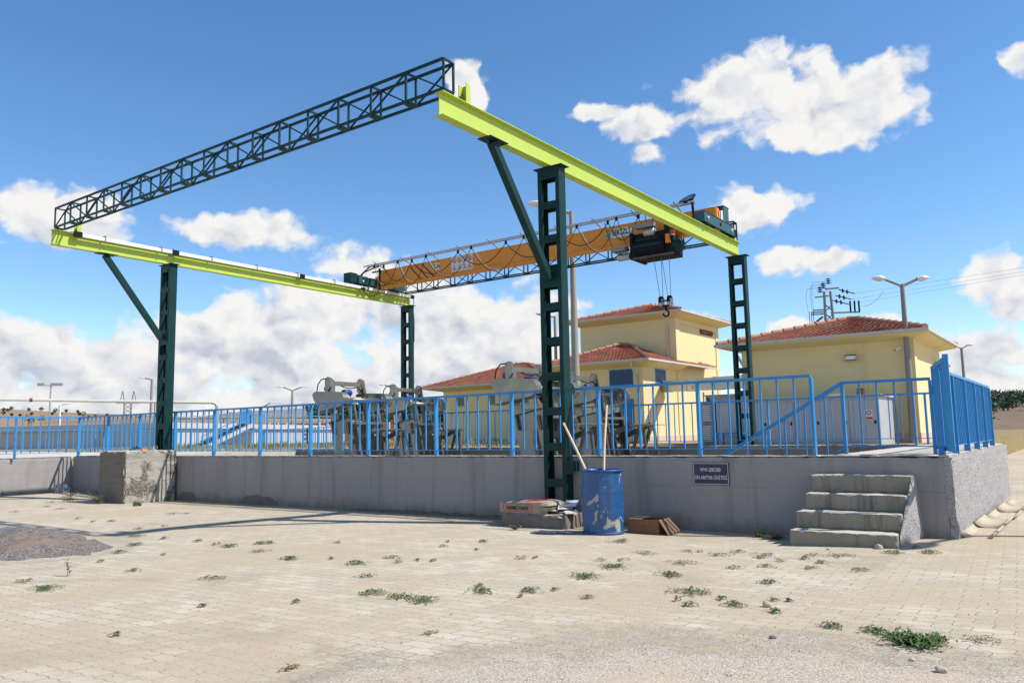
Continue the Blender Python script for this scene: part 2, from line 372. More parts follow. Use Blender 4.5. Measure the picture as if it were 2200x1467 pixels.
def paving():
    k = NT('paving')
    o = k.tc.outputs['Object']
    mp = k.n('ShaderNodeMapping'); mp.inputs['Rotation'].default_value = (0, 0, R(-3.7)); k.l(o, mp.inputs[0])
    s = k.n('ShaderNodeSeparateXYZ'); k.l(mp.outputs[0], s.inputs[0])
    jx = k.math('MULTIPLY', k.math('SINE', k.math('MULTIPLY', s.outputs[0], 2 * math.pi / 0.1225)), 0.0085)
    jy = k.math('MULTIPLY', k.math('SINE', k.math('MULTIPLY', s.outputs[1], 2 * math.pi / 0.13)), 0.006)
    wv = k.math('MULTIPLY', k.math('SUBTRACT', k.noise(1.1, 3), 0.5), 0.035)
    wz = k.math('MULTIPLY', k.math('SUBTRACT', k.noise(9.0, 3), 0.5), 0.012)
    cx = k.math('ADD', k.math('ADD', s.outputs[0], jy), wv); cy = k.math('ADD', k.math('ADD', k.math('ADD', s.outputs[1], jx), wv), wz)
    c = k.n('ShaderNodeCombineXYZ'); k.l(cx, c.inputs[0]); k.l(cy, c.inputs[1])
    br = k.n('ShaderNodeTexBrick'); k.l(c.outputs[0], br.inputs['Vector'])
    br.offset = 0.5
    br.inputs['Scale'].default_value = 1.0
    br.inputs['Mortar Size'].default_value = 0.007
    br.inputs['Mortar Smooth'].default_value = 0.5
    br.inputs['Bias'].default_value = 0.0
    br.inputs['Brick Width'].default_value = 0.245
    br.inputs['Row Height'].default_value = 0.13
    br.inputs['Color1'].default_value = (0.61, 0.54, 0.415, 1)
    br.inputs['Color2'].default_value = (0.42, 0.355, 0.255, 1)
    br.inputs['Mortar'].default_value = (0.29, 0.23, 0.155, 1)
    col = br.outputs['Color']
    vb = k.n('ShaderNodeTexVoronoi'); vb.inputs['Scale'].default_value = 3.4; k.l(c.outputs[0], vb.inputs['Vector'])
    vs_ = k.n('ShaderNodeSeparateColor'); k.l(vb.outputs['Color'], vs_.inputs[0])
    col = k.mix(k.mapr(vs_.outputs[0], 0.6, 1.0, 0, 0.35), col, (0.36, 0.29, 0.20))
    fine = k.noise(120, 5, 0.7)
    col = k.mix(0.35, col, k.mix(k.mapr(fine, 0.3, 0.7, smooth=False), (0.30, 0.25, 0.19), (0.78, 0.72, 0.62)))
    # wind-blown sand over the pavers
    big = k.noise(0.55, 7, 0.62, dist=0.4)
    mid = k.noise(3.2, 7, 0.7)
    sm = k.math('ADD', big, k.math('MULTIPLY', k.math('SUBTRACT', mid, 0.5), 0.55))
    sx = k.n('ShaderNodeSeparateXYZ'); k.l(o, sx.inputs[0])
    wallstrip = k.mapr(k.math('ABSOLUTE', k.math('SUBTRACT', sx.outputs[1], 10.9)), 0.1, 1.2, 0.12, 0)
    sm = k.math('ADD', sm, wallstrip)
    sand = k.mapr(sm, 0.39, 0.60, 0.20, 0.95)
    sandc = k.mix(k.noise(40, 5, 0.7), (0.375, 0.29, 0.185), (0.50, 0.40, 0.265))
    grain = k.n('ShaderNodeTexVoronoi'); grain.inputs['Scale'].default_value = 160; k.l(o, grain.inputs['Vector'])
    sandc = k.mix(0.22, sandc, k.mix(1.0, grain.outputs['Color'], (0.9, 0.78, 0.62), 'MULTIPLY'))
    jm = k.math('MULTIPLY', br.outputs['Fac'], k.math('SUBTRACT', 1.0, k.math('MULTIPLY', sand, 0.8)))
    col = k.mix(k.math('MULTIPLY', sand, 0.86), col, sandc)
    # darker damp soil patches hugging the wall foot
    soil = k.mapr(k.math('ADD', wallstrip, k.math('MULTIPLY', k.math('SUBTRACT', k.noise(1.1, 8, 0.75), 0.5), 0.75)), 0.17, 0.30, 0, 0.6)
    col = k.mix(soil, col, (0.27, 0.195, 0.13))
    stain = k.mapr(k.noise(0.35, 7, 0.7, dist=1.0), 0.54, 0.66, 0, 0.45)
    col = k.mix(stain, col, (0.33, 0.27, 0.20))
    # chippings
    def disc(cx0, cy0, r0, r1, wob):
        d = k.n('ShaderNodeVectorMath', operation='DISTANCE'); k.l(o, d.inputs[0]); d.inputs[1].default_value = (cx0, cy0, 0)
        dd = k.math('ADD', d.outputs['Value'], k.math('MULTIPLY', k.math('SUBTRACT', k.noise(1.5, 7, 0.72), 0.5), wob))
        return k.mapr(dd, r0, r1, 1, 0)
    g1 = disc(-0.70, 2.35, 1.9, 4.2, 2.8)
    g2 = disc(-10.9, 4.75, 0.5, 1.6, 0.9)
    g = k.math('MAXIMUM', g1, g2)
    fg = k.mapr(k.noise(2.0, 3), 0.47, 0.62, 0, 0.35)
    gv = k.n('ShaderNodeTexVoronoi'); gv.inputs['Scale'].default_value = 135; gv.inputs['Randomness'].default_value = 1; k.l(o, gv.inputs['Vector'])
    gs = k.n('ShaderNodeSeparateColor'); k.l(gv.outputs['Color'], gs.inputs[0])
    gc = k.mix(k.mapr(gs.outputs[0], 0.0, 1.0, smooth=False), (0.33, 0.27, 0.205), (0.72, 0.635, 0.515))
    gc = k.mix(k.mapr(gv.outputs['Distance'], 0.40, 0.85, 0, 0.6), gc, (0.15, 0.12, 0.095))
    gc = k.mix(fg, gc, (0.55, 0.43, 0.31))
    # scattered chips everywhere
    sp = k.mapr(gs.outputs[1], 0.955, 0.965)
    thin = k.mapr(k.noise(0.9, 4), 0.4, 0.65, 0.15, 1)
    gm = k.math('MAXIMUM', k.mapr(k.math('ADD', g, k.math('MULTIPLY', k.math('SUBTRACT', k.noise(24, 6, 0.85), 0.5), 1.7)), 0.30, 0.66), k.math('MULTIPLY', k.math('MULTIPLY', sp, thin), 0.8))
    col = k.mix(gm, col, gc)
    k.bump(k.math('ADD', k.math('ADD', k.math('MULTIPLY', k.math('MULTIPLY', jm, k.math('SUBTRACT', 1.0, gm)), -1.3), k.math('MULTIPLY', fine, 0.35)), k.math('ADD', k.math('MULTIPLY', mid, 1.5), k.math('MULTIPLY', k.math('MULTIPLY', gm, gs.outputs[2]), 1.2))), 0.6, 0.013)
    k.done(col, 0.95, 0, 0.15)
paving()
def field_mat():
    k = NT('field')
    n = k.noise(0.02, 8, 0.65); n2 = k.noise(0.6, 8, 0.7)
    col = k.mix(k.mapr(n, 0.4, 0.6), (0.30, 0.215, 0.12), (0.225, 0.20, 0.085))
    col = k.mix(k.mapr(n2, 0.4, 0.7, 0, 0.6), col, (0.36, 0.27, 0.15))
    k.bump(n2, 0.6, 0.1)
    k.done(col, 1.0, 0, 0.1)
field_mat()
def hill_mat(name, a, b, c, sc=0.012):
    k = NT(name)
    st = k.noise(sc, 9, 0.68, vec=k.scalev((1, 1, 6)))
    col = k.mix(k.mapr(st, 0.38, 0.62), a, b)
    col = k.mix(k.mapr(k.noise(sc * 9, 7, 0.75), 0.56, 0.70, 0, 0.7), col, c)
    k.done(col, 1.0, 0, 0.05)
hill_mat('hill_tan', (0.22, 0.155, 0.10), (0.29, 0.21, 0.135), (0.17, 0.115, 0.08))
hill_mat('hill_grey', (0.20, 0.20, 0.21), (0.24, 0.235, 0.23), (0.13, 0.15, 0.15))
hill_mat('hill_soil', (0.17, 0.125, 0.095), (0.21, 0.155, 0.11), (0.10, 0.11, 0.07))
def pile_mat():
    k = NT('gravel_pile')
    o = k.tc.outputs['Object']
    gv = k.n('ShaderNodeTexVoronoi'); gv.inputs['Scale'].default_value = 70; k.l(o, gv.inputs['Vector'])
    gs = k.n('ShaderNodeSeparateColor'); k.l(gv.outputs['Color'], gs.inputs[0])
    gc = k.mix(gs.outputs[0], (0.10, 0.09, 0.085), (0.34, 0.30, 0.27))
    gc = k.mix(k.mapr(gv.outputs['Distance'], 0.35, 0.8, 0, 0.7), gc, (0.10, 0.08, 0.07))
    gc = k.mix(k.mapr(k.noise(1.9, 6, 0.7), 0.52, 0.62, 0, 0.75), gc, (0.27, 0.195, 0.14))
    k.bump(k.math('ADD', gs.outputs[1], k.noise(12, 6)), 1.0, 0.02)
    k.done(gc, 0.95, 0, 0.15)
pile_mat()
def drum_mat():
    k = NT('drum_paint')
    n = k.noise(4.2, 8, 0.66, vec=k.scalev((1.3, 1.3, 0.8)), dist=0.8)
    base = k.mix(k.noise(2.0, 4), (0.010, 0.066, 0.20), (0.018, 0.10, 0.27))
    grime = k.mapr(k.noise(3.0, 7, 0.7, vec=k.scalev((1, 1, 0.35))), 0.50, 0.72, 0, 0.7)
    base = k.mix(grime, base, (0.035, 0.055, 0.10))
    peel = k.mapr(n, 0.575, 0.605, 0, 0.9)
    base = k.mix(peel, base, (0.42, 0.38, 0.29))
    spk = k.mapr(k.noise(28, 6, 0.7), 0.66, 0.69)
    base = k.mix(k.math('MULTIPLY', spk, 0.8), base, (0.5, 0.47, 0.38))
    k.bump(k.math('MULTIPLY', peel, -1), 0.3, 0.004)
    k.done(base, 0.33)
drum_mat()
def sack_mat():
    k = NT('paper_sack')
    base = k.mix(k.noise(3, 5), (0.27, 0.225, 0.17), (0.38, 0.32, 0.245))
    base = k.mix(k.mapr(k.noise(5, 7, 0.7), 0.55, 0.75, 0, 0.5), base, (0.34, 0.27, 0.20))
    k.bump(k.noise(9, 6, 0.65, dist=0.7), 0.8, 0.03)
    k.done(base, 0.7)
sack_mat()
def glass_mat(name, tint):
    k = NT(name)
    k.b.inputs['Transmission Weight'].default_value = 0.9
    k.b.inputs['IOR'].default_value = 1.3
    k.done(tint, 0.06)
glass_mat('clear_glass', (0.93, 0.96, 0.97))
glass_mat('bottle_plastic', (0.85, 0.92, 0.97))
k = NT('window_dark'); k.done(k.mix(k.noise(2), (0.02, 0.03, 0.04), (0.05, 0.06, 0.07)), 0.12)
k = NT('lamp_glass'); k.done(k.mix(k.noise(3), (0.6, 0.62, 0.63), (0.75, 0.77, 0.78)), 0.2)

# ---------------------------------------------------------------- mesh helpers
ORG = {}
class MB:
    def __init__(s): s.v = []; s.f = []; s.s = []
    def add(s, vs, fs, smooth=False):
        o = len(s.v); s.v += [Vector(v) for v in vs]
        for f in fs: s.f.append(tuple(i + o for i in f)); s.s.append(smooth)
        return s
    def box(s, x0, x1, y0, y1, z0, z1):
        return s.add([(x0, y0, z0), (x1, y0, z0), (x1, y1, z0), (x0, y1, z0), (x0, y0, z1), (x1, y0, z1), (x1, y1, z1), (x0, y1, z1)],
                     [(0, 3, 2, 1), (4, 5, 6, 7), (0, 1, 5, 4), (1, 2, 6, 5), (2, 3, 7, 6), (3, 0, 4, 7)])
    def bar(s, a, b, w, h, upv=(0, 0, 1)):
        a = Vector(a); b = Vector(b); d = (b - a).normalized(); u = Vector(upv)
        if abs(d.dot(u)) > 0.98: u = Vector((0, 1, 0))
        r = d.cross(u).normalized() * (w / 2); u = r.cross(d).normalized() * (h / 2)
        vs = [a - r - u, a + r - u, a + r + u, a - r + u, b - r - u, b + r - u, b + r + u, b - r + u]
        return s.add(vs, [(0, 1, 2, 3), (7, 6, 5, 4), (1, 0, 4, 5), (2, 1, 5, 6), (3, 2, 6, 7), (0, 3, 7, 4)])
    def tube(s, pts, r, n=8, caps=True, r1=None):
        pts = [Vector(p) for p in pts]; m = len(pts)
        rings = []; prev = None
        for i, p in enumerate(pts):
            d = (pts[min(i + 1, m - 1)] - pts[max(i - 1, 0)]).normalized()
            if prev is None:
                u = Vector((0, 0, 1)) if abs(d.z) < 0.9 else Vector((1, 0, 0))
                u = (u - d * u.dot(d)).normalized()
            else: u = (prev - d * prev.dot(d)).normalized()
            prev = u; w = d.cross(u)
            rr = r if r1 is None else r + (r1 - r) * i / (m - 1)
            rings.append([p + (u * math.cos(2 * math.pi * k / n) + w * math.sin(2 * math.pi * k / n)) * rr for k in range(n)])
        vs = [v for q in rings for v in q]; fs = []
        for i in range(m - 1):
            for k in range(n):
                fs.append((i * n + k, i * n + (k + 1) % n, (i + 1) * n + (k + 1) % n, (i + 1) * n + k))
        s.add(vs, fs, True)
        if caps:
            s.add(rings[0], [tuple(reversed(range(n)))]); s.add(rings[-1], [tuple(range(n))])
        return s
    def lathe(s, c, prof, n=24, axis='z'):
        c = Vector(c); vs = []
        for (r, z) in prof:
            for k in range(n):
                a = 2 * math.pi * k / n
                if axis == 'z': vs.append(c + Vector((r * math.cos(a), r * math.sin(a), z)))
                elif axis == 'y': vs.append(c + Vector((r * math.cos(a), z, r * math.sin(a))))
                else: vs.append(c + Vector((z, r * math.cos(a), r * math.sin(a))))
        fs = []
        for i in range(len(prof) - 1):
            for k in range(n): fs.append((i * n + k, i * n + (k + 1) % n, (i + 1) * n + (k + 1) % n, (i + 1) * n + k))
        return s.add(vs, fs, True)
    def prism(s, poly, y0, y1):                       # polygon in the XZ plane, extruded along Y
        n = len(poly)
        vs = [(x, y0, z) for x, z in poly] + [(x, y1, z) for x, z in poly]
        fs = [tuple(range(n)), tuple(reversed(range(n, 2 * n)))] + [(i, i + n, (i + 1) % n + n, (i + 1) % n) for i in range(n)]
        return s.add(vs, fs)
    def prismx(s, poly, x0, x1):                      # polygon in the YZ plane, extruded along X
        n = len(poly)
        vs = [(x0, y, z) for y, z in poly] + [(x1, y, z) for y, z in poly]
        fs = [tuple(reversed(range(n))), tuple(range(n, 2 * n))] + [((i + 1) % n, (i + 1) % n + n, i + n, i) for i in range(n)]
        return s.add(vs, fs)
    def sphere(s, c, r, n=12, m=8, sc=(1, 1, 1)):
        prof = [(math.sin(math.pi * j / m), -math.cos(math.pi * j / m)) for j in range(m + 1)]
        vs = []
        for (a, z) in prof:
            for k in range(n):
                t = 2 * math.pi * k / n
                vs.append((c[0] + r * sc[0] * max(a, 1e-3) * math.cos(t), c[1] + r * sc[1] * max(a, 1e-3) * math.sin(t), c[2] + r * sc[2] * z))
        fs = [(i * n + k, i * n + (k + 1) % n, (i + 1) * n + (k + 1) % n, (i + 1) * n + k) for i in range(m) for k in range(n)]
        return s.add(vs, fs, True)
    def rough(s, x0, x1, y0, y1, z0, z1, res=0.06, amp=0.006, chip=0.015, fn=None):
        ax = [(x0, x1), (y0, y1), (z0, z1)]
        N = [max(1, min(400, int(round((b - a) / (res[i] if isinstance(res, tuple) else res))))) for i, (a, b) in enumerate(ax)]
        def disp(p):
            p = Vector(p)
            d = noise.noise_vector(p * 4.0) * amp * 1.2 + noise.noise_vector(p * 14.0) * amp * 0.7
            edge = sum(1 for i in range(3) if min(abs(p[i] - ax[i][0]), abs(p[i] - ax[i][1])) < 1e-5)
            if edge >= 2:
                c = Vector(((x0 + x1) / 2, (y0 + y1) / 2, (z0 + z1) / 2))
                k_ = max(0.0, noise.noise(p * 9.0) + 0.5 * noise.noise(p * 31.0) + 0.1) * chip
                inw = Vector([(-1 if p[i] > c[i] else 1) if min(abs(p[i] - ax[i][0]), abs(p[i] - ax[i][1])) < 1e-5 else 0 for i in range(3)])
                d += inw * (k_ + chip * 0.25)
            q = p + d
            return fn(q) if fn else q
        for i in range(3):
            j, k_ = (i + 1) % 3, (i + 2) % 3
            for side in (0, 1):
                vs = []; fs = []
                for a in range(N[j] + 1):
                    for b in range(N[k_] + 1):
                        p = [0, 0, 0]; p[i] = ax[i][side]
                        p[j] = ax[j][0] + (ax[j][1] - ax[j][0]) * a / N[j]; p[k_] = ax[k_][0] + (ax[k_][1] - ax[k_][0]) * b / N[k_]
                        vs.append(disp(p))
                w = N[k_] + 1
                for a in range(N[j]):
                    for b in range(N[k_]):
                        f = (a * w + b, (a + 1) * w + b, (a + 1) * w + b + 1, a * w + b + 1)
                        fs.append(f if side else f[::-1])
                s.add(vs, fs)
        return s
    def build(s, name, mat, parent=None, origin=None):
        o = ORG.get(parent.name, Vector()) if parent else Vector(origin or (0, 0, 0))
        me = bpy.data.meshes.new(name)
        me.from_pydata([v - o for v in s.v], [], s.f)
        me.polygons.foreach_set('use_smooth', s.s)
        me.materials.append(MATS[mat]); me.update()
        ob = bpy.data.objects.new(name, me); COL.objects.link(ob)
        ORG[ob.name] = o
        if parent: ob.parent = parent
        else: ob.location = o
        return ob
def tag(o, label=None, cat=None, group=None, kind=None):
    if label: o['label'] = label
    if cat: o['category'] = cat
    if group: o['group'] = group
    if kind: o['kind'] = kind
    return o
def thing(name, label, cat, loc=(0, 0, 0), group=None):
    o = bpy.data.objects.new(name, None); COL.objects.link(o)
    o.empty_display_size = 0.2
    o.location = loc; ORG[o.name] = Vector(loc)
    return tag(o, label, cat, group)
def dup(root, loc, label=None, rotz=0.0, scale=None):
    c = root.copy(); COL.objects.link(c); c.location = loc; c.rotation_euler = (0, 0, rotz)
    if scale: c.scale = scale
    if label: c['label'] = label
    for ch in [x for x in COL.objects if x.parent == root]:
        d = ch.copy(); COL.objects.link(d); d.parent = c
        for g in [x for x in COL.objects if x.parent == ch]:
            e_ = g.copy(); COL.objects.link(e_); e_.parent = d
    return c
def text(name, s, size, mat, parent, at, width=None, bold=0.0, rot180=False, facing='-y', extrude=0.0012):
    cu = bpy.data.curves.new(name, 'FONT'); cu.body = s; cu.size = size; cu.align_x = 'CENTER'; cu.align_y = 'CENTER'
    cu.extrude = extrude; cu.offset = bold; cu.resolution_u = 3
    tmp = bpy.data.objects.new('tmp_text', cu); COL.objects.link(tmp)
    bpy.context.view_layer.update()
    me = bpy.data.meshes.new_from_object(tmp.evaluated_get(bpy.context.evaluated_depsgraph_get()))
    bpy.data.objects.remove(tmp); me.name = name
    xs = [v.co.x for v in me.vertices]; k_ = (width / (max(xs) - min(xs))) if width and xs else 1.0
    o = ORG[parent.name]
    for v in me.vertices:
        x, y, z = v.co.x * k_, v.co.y, v.co.z
        if rot180: x, y = -x, -y
        v.co = Vector((at[0] + x, at[1] - z, at[2] + y)) - o
    me.materials.clear(); me.materials.append(MATS[mat])
    ob = bpy.data.objects.new(name, me); COL.objects.link(ob); ob.parent = parent; ORG[ob.name] = o
    return ob
def arc(p0, p1, sag, n=12):
    p0 = Vector(p0); p1 = Vector(p1)
    return [p0.lerp(p1, i / n) - Vector((0, 0, sag * 4 * (i / n) * (1 - i / n))) for i in range(n + 1)]
def smooth(a, b, x):
    t = max(0, min(1, (x - a) / (b - a))); return t * t * (3 - 2 * t)
def gz(x, y):                                          # the paving sags a little before the wall
    d = -0.075 * smooth(-1.6, -4.0, x) * smooth(-23.5, -20.5, x) * smooth(7.0, 10.6, y) * (1 - smooth(11.6, 13, y))
    return d + 0.008 * noise.noise(Vector((x * 0.6, y * 0.6, 0))) * smooth(30, 10, abs(y))

# ================================================================= SETTING
def sheet(name, xs, ys, zf, mat):
    m = MB(); nx, ny = len(xs), len(ys)
    m.add([(x, y, zf(x, y)) for y in ys for x in xs], [(j * nx + i, j * nx + i + 1, (j + 1) * nx + i + 1, (j + 1) * nx + i) for j in range(ny - 1) for i in range(nx - 1)], True)
    return tag(m.build(name, mat), kind='structure')
def rng(a, b, st):
    n = max(1, int(round((b - a) / st))); return [a + (b - a) * i / n for i in range(n + 1)]
sheet('pavement', rng(-60, -24, 3) + rng(-23.5, 3, 0.25) + rng(4, 60, 4), rng(-20, -1, 2) + rng(0, 13, 0.25) + rng(14, 78, 2), gz, 'paving')
sheet('ground', rng(-2500, 2500, 100), rng(-300, 3000, 100), lambda x, y: -0.30, 'field')
# raised yard behind the basin
m = MB(); m.box(-120, -3.4, 19.6, 130, -0.3, 0.86); tag(m.build('yard_ground', 'field'), kind='structure')
m = MB(); m.box(-120, -23.87, -30, 19.6, -0.3, 0.955); tag(m.build('deck_ground', 'cast_concrete'), kind='structure')

def hill(name, pts, mat, base=-1.0, back=260.0, rows=8, am=2.0):
    # pts: crest points (x, y, z) left to right; slope rises from a foot nearer the camera
    m = MB(); vs = []; n = len(pts); fine = []
    for i in range(n - 1):
        a = Vector(pts[i]); b = Vector(pts[i + 1])
        for k_ in range(8): fine.append(a.lerp(b, k_ / 8))
    fine.append(Vector(pts[-1])); n = len(fine)
    for j in range(rows + 1):
        t = j / rows
        for p in fine:
            d = Vector((p.x, p.y, 0)).normalized()
            q = p - d * back * (1 - t)
            z = base + (p.z - base) * (t ** 0.8) + am * noise.noise(Vector((p.x * 0.01, p.y * 0.01, t * 2))) * t
            vs.append((q.x, q.y, z))
    for p in fine:
        d = Vector((p.x, p.y, 0)).normalized(); q = p + d * back; vs.append((q.x, q.y, base))
    fs = [(j * n + i, j * n + i + 1, (j + 1) * n + i + 1, (j + 1) * n + i) for j in range(rows + 1) for i in range(n - 1)]
    m.add(vs, fs, True)
    return tag(m.build(name, mat), kind='structure')
hill('hill', [(-760, 90, 30), (-668, 257, 28.4), (-620, 300, 24), (-590, 340, 21.5), (-590, 376, 20), (-564, 414, 20), (-532, 454, 19), (-503, 486, 15), (-450, 540, 10)], 'hill_tan', am=1.0)
hill('far_hill', [(-1350, 500, 22), (-1150, 650, 30), (-1000, 720, 44), (-930, 780, 46), (-850, 830, 44), (-760, 890, 46), (-620, 960, 42), (-400, 1050, 34), (-200, 1100, 28)], 'hill_grey', am=3)
hill('forest_hill', [(-140, 560, 14), (-90, 575, 18), (-52, 582, 20.2), (-34, 595, 21.6), (30, 610, 24), (110, 600, 27), (200, 560, 28)], 'hill_soil', am=1.0, back=330)

# ---------------------------------------------------------------- walls of the basin
YW = 11.07
basin = thing('basin_wall', 'low grey painted concrete wall around the basin, with a roughcast right end face', 'wall', (-11.8, YW, 0))
def wtop(q):
    if q.z > 0.9 and q.x > -2.9: q.z += 0.0
    return q
m = MB(); m.rough(-23.65, -1.50, YW, YW + 0.26, -0.25, 0.984, res=(0.07, 0.13, 0.07), amp=0.004, chip=0.016); m.build('front_wall', 'grey_wall_paint', basin)
m = MB(); m.rough(-23.88, -23.62, -8, YW - 0.003, -0.25, 0.984, res=(0.12, 0.09, 0.08), amp=0.004, chip=0.03); m.build('left_wall', 'grey_wall_paint', basin)
m = MB(); m.rough(-1.52, -1.425, YW - 0.004, 18.6, -0.25, 0.99, res=(0.09, 0.06, 0.05), amp=0.012, chip=0.015); m.build('roughcast_wall', 'roughcast', basin)
m = MB(); m.rough(-50, -1.53, 19.15, 19.42, -0.25, 1.0, res=(0.14, 0.15, 0.1), amp=0.006, chip=0.02); m.build('back_wall', 'dark_concrete', basin)
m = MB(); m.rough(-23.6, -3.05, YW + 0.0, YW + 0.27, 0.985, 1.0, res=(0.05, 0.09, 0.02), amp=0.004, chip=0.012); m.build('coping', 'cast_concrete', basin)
m = MB(); m.rough(-3.0, -1.53, YW + 0.263, 19.14, 0.80, 0.995, res=(0.1, 0.12, 0.1), amp=0.004, chip=0.01)
m.rough(-3.1, -1.46, YW + 0.004, YW + 0.262, 0.985, 1.012, res=(0.05, 0.09, 0.02), amp=0.006, chip=0.014); m.build('landing_slab', 'cast_concrete', basin)
m = MB(); m.box(-23.6, -3.0, YW + 0.27, 19.14, -0.2, 0.25); m.build('basin_floor', 'dark_concrete', basin)
# holes patched with rubble at the wall foot
m = MB()
def foot_patch(x0, x1, h):
    n = 14; poly = []
    for i in range(n + 1):
        t = i / n; poly.append((x0 + (x1 - x0) * t, gz(0, 0) - 0.1 + h * (1 - (2 * t - 1) ** 6) * (0.9 + 0.25 * noise.noise(Vector((x0 + t * 5, 1, 1))))))
    m.prism([(x0, -0.2)] + poly + [(x1, -0.2)], YW - 0.012, YW + 0.01)
foot_patch(-15.75, -14.35, 0.25); foot_patch(-18.2, -17.45, 0.26)
m.build('rough_patch', 'dark_concrete', basin)

# dirt heap drifting along the wall foot
m = MB()
for i in range(150):
    x = random.uniform(-12.6, -7.5); r = random.uniform(0.04, 0.11)
    m.sphere((x, YW - 0.03, -0.1), r, 7, 4, (1.3, 0.8, 0.9 * smooth(-12.8, -11.5, x)))
tag(m.build('soil_ground', 'hill_soil'), kind='structure')

# ---------------------------------------------------------------- steps
st = thing('concrete_steps', 'rough concrete flight of four steps against the grey wall', 'steps', (-2.45, 10.6, 0))
ST = [(-3.11, -1.90, 9.95, 0.145), (-3.10, -1.89, 10.24, 0.345), (-3.06, -1.875, 10.53, 0.545), (-3.05, -1.855, 10.81, 0.765)]
for i, (a, b, y, z) in enumerate(ST):
    m = MB(); z0 = -0.15 if i == 0 else ST[i - 1][3] + 0.001
    m.rough(a, b, y, YW - 0.004, z0, z, res=0.025, amp=0.005, chip=0.014)
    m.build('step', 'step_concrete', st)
m = MB(); m.add([(-1.888, 10.05, -0.12), (-1.888, 10.05, 0.12), (-1.865, 10.86, 0.745), (-1.85, YW, 0.75), (-1.80, YW, 0.0), (-1.82, YW, -0.12), (-1.84, 10.4, 0.40)], [(0, 6, 1), (1, 6, 2), (2, 6, 3), (3, 6, 4), (4, 6, 5), (5, 6, 0)])
m.build('mortar_side', 'roughcast', st)

# ---------------------------------------------------------------- fences
def rail_fence(name, label, pts, ztop, zbot, zfoot, spacing, nb, post=(0.04, 0.08), group=None, mat='blue_rail_paint', bar=0.022, posts=None, endpost=True, low=0.11):
    a0 = Vector(pts[0]); t = thing(name, label, 'railing', (a0.x, a0.y, zfoot), group)
    tr = MB(); br = MB()
    for i in range(len(pts) - 1):
        a = Vector((*pts[i], 0)); b = Vector((*pts[i + 1], 0)); L = (b - a).length; d = (b - a) / L
        tr.bar(a + Vector((0, 0, ztop - 0.02)), b + Vector((0, 0, ztop - 0.02)), 0.055, 0.04)
        br.bar(a + Vector((0, 0, zbot)), b + Vector((0, 0, zbot)), 0.028, 0.014)
        ps = posts if posts else [k_ * spacing for k_ in range(int(L / spacing) + 1)]
        ps = list(ps)
        if endpost and abs(ps[-1] - L) > 0.2: ps.append(L)
        for s_ in ps:
            p = a + d * s_
            m = MB(); m.bar(p + Vector((0, 0, zfoot - 0.01)), p + Vector((0, 0, ztop - 0.041)), post[0] if abs(d.x) > 0.5 else post[1], post[1] if abs(d.x) > 0.5 else post[0], (0, 1, 0))
            m.build('post', mat, t)
        for q in range(len(ps) - 1):
            for k_ in range(1, nb + 1):
                p = a + d * (ps[q] + (ps[q + 1] - ps[q]) * k_ / (nb + 1))
                m = MB(); m.bar(p + Vector((0, 0, zbot + 0.008)), p + Vector((0, 0, ztop - 0.041)), bar, bar * 1.2, (0, 1, 0)); m.build('baluster', mat, t)
    tr.build('top_rail', mat, t); br.build('bottom_rail', mat, t)
    return t
FX = [-23.52, -21.89, -20.24, -18.59, -16.92, -15.16, -13.44, -11.69, -9.89, -8.14, -6.41, -4.71, -3.07]
f1 = rail_fence('front_railing', 'long bright blue steel railing along the front of the grey wall', [(-23.52, YW + 0.08), (-3.07, YW + 0.08)], 2.10, 1.10, 0.99, 1, 6, posts=[x + 23.52 for x in FX])
SR = rail_fence('side_railing', 'blue railing with wide gaps running toward the viewer at the far left', [(-23.54, YW + 0.06), (-23.54, -4)], 2.10, 1.10, 0.98, 1.66, 7, posts=[1.64 * (i + 1) for i in range(8)])
for i in range(1, 7):
    m = MB(); m.bar((-23.54, YW - 0.02 - 1.64 * i / 7, 1.108), (-23.54, YW - 0.02 - 1.64 * i / 7, 2.059), 0.022, 0.026, (0, 1, 0)); m.build('baluster', 'blue_rail_paint', SR)
rail_fence('landing_railing', 'short blue railing on the landing behind the concrete steps', [(-2.88, 12.02), (-1.75, 12.10)], 2.03, 1.10, 0.995, 1.13, 4, low=0.1, endpost=True)
rail_fence('end_railing', 'blue railing on the roughcast wall at the right end, seen almost edge on', [(-1.56, YW + 0.2), (-1.56, 17.4)], 2.10, 1.10, 0.99, 1.24, 6)
rail_fence('back_railing', 'blue railing on the far side of the basin, behind the machines', [(-18.4, 19.28), (-1.8, 19.28)], 2.11, 1.12, 1.0, 1.72, 6, bar=0.02)
t = rail_fence('far_railing', 'distant pale blue railing beyond the left deck, in front of the grey tank', [(-44.0, 17.0), (-55.0, 40.9)], 2.10, 1.0, 0.9, 2.0, 3, bar=0.03)
rail_fence('far_railing', 'distant blue railing in front of the staircase and white tank wall', [(-55.0, 40.9), (-43.0, 35.4), (-37, 32.6)], 2.10, 1.0, 0.9, 2.0, 3, bar=0.022)
# stair handrail going down into the basin
t = thing('sloping_handrail', 'blue handrail slanting down into the basin behind the front railing', 'handrail', (-2.9, 12.0, 1.0))
m = MB(); a = Vector((-2.87, 12.02, 2.01)); b = Vector((-5.0, 12.02, 0.80)); m.bar(a, b, 0.05, 0.055); m.build('rail', 'blue_rail_paint', t)
for k_ in range(7):
    p = a.lerp(b, (k_ + 0.9) / 7.2); m = MB(); m.bar((p.x, p.y, p.z - 0.03), (p.x, p.y, p.z - 1.0), 0.022, 0.024, (0, 1, 0)); m.build('baluster', 'blue_rail_paint', t)
m = MB(); m.bar((-2.92, 12.02, 1.08), (-5.0, 12.02, -0.14), 0.03, 0.02); m.build('bottom_rail', 'blue_rail_paint', t)
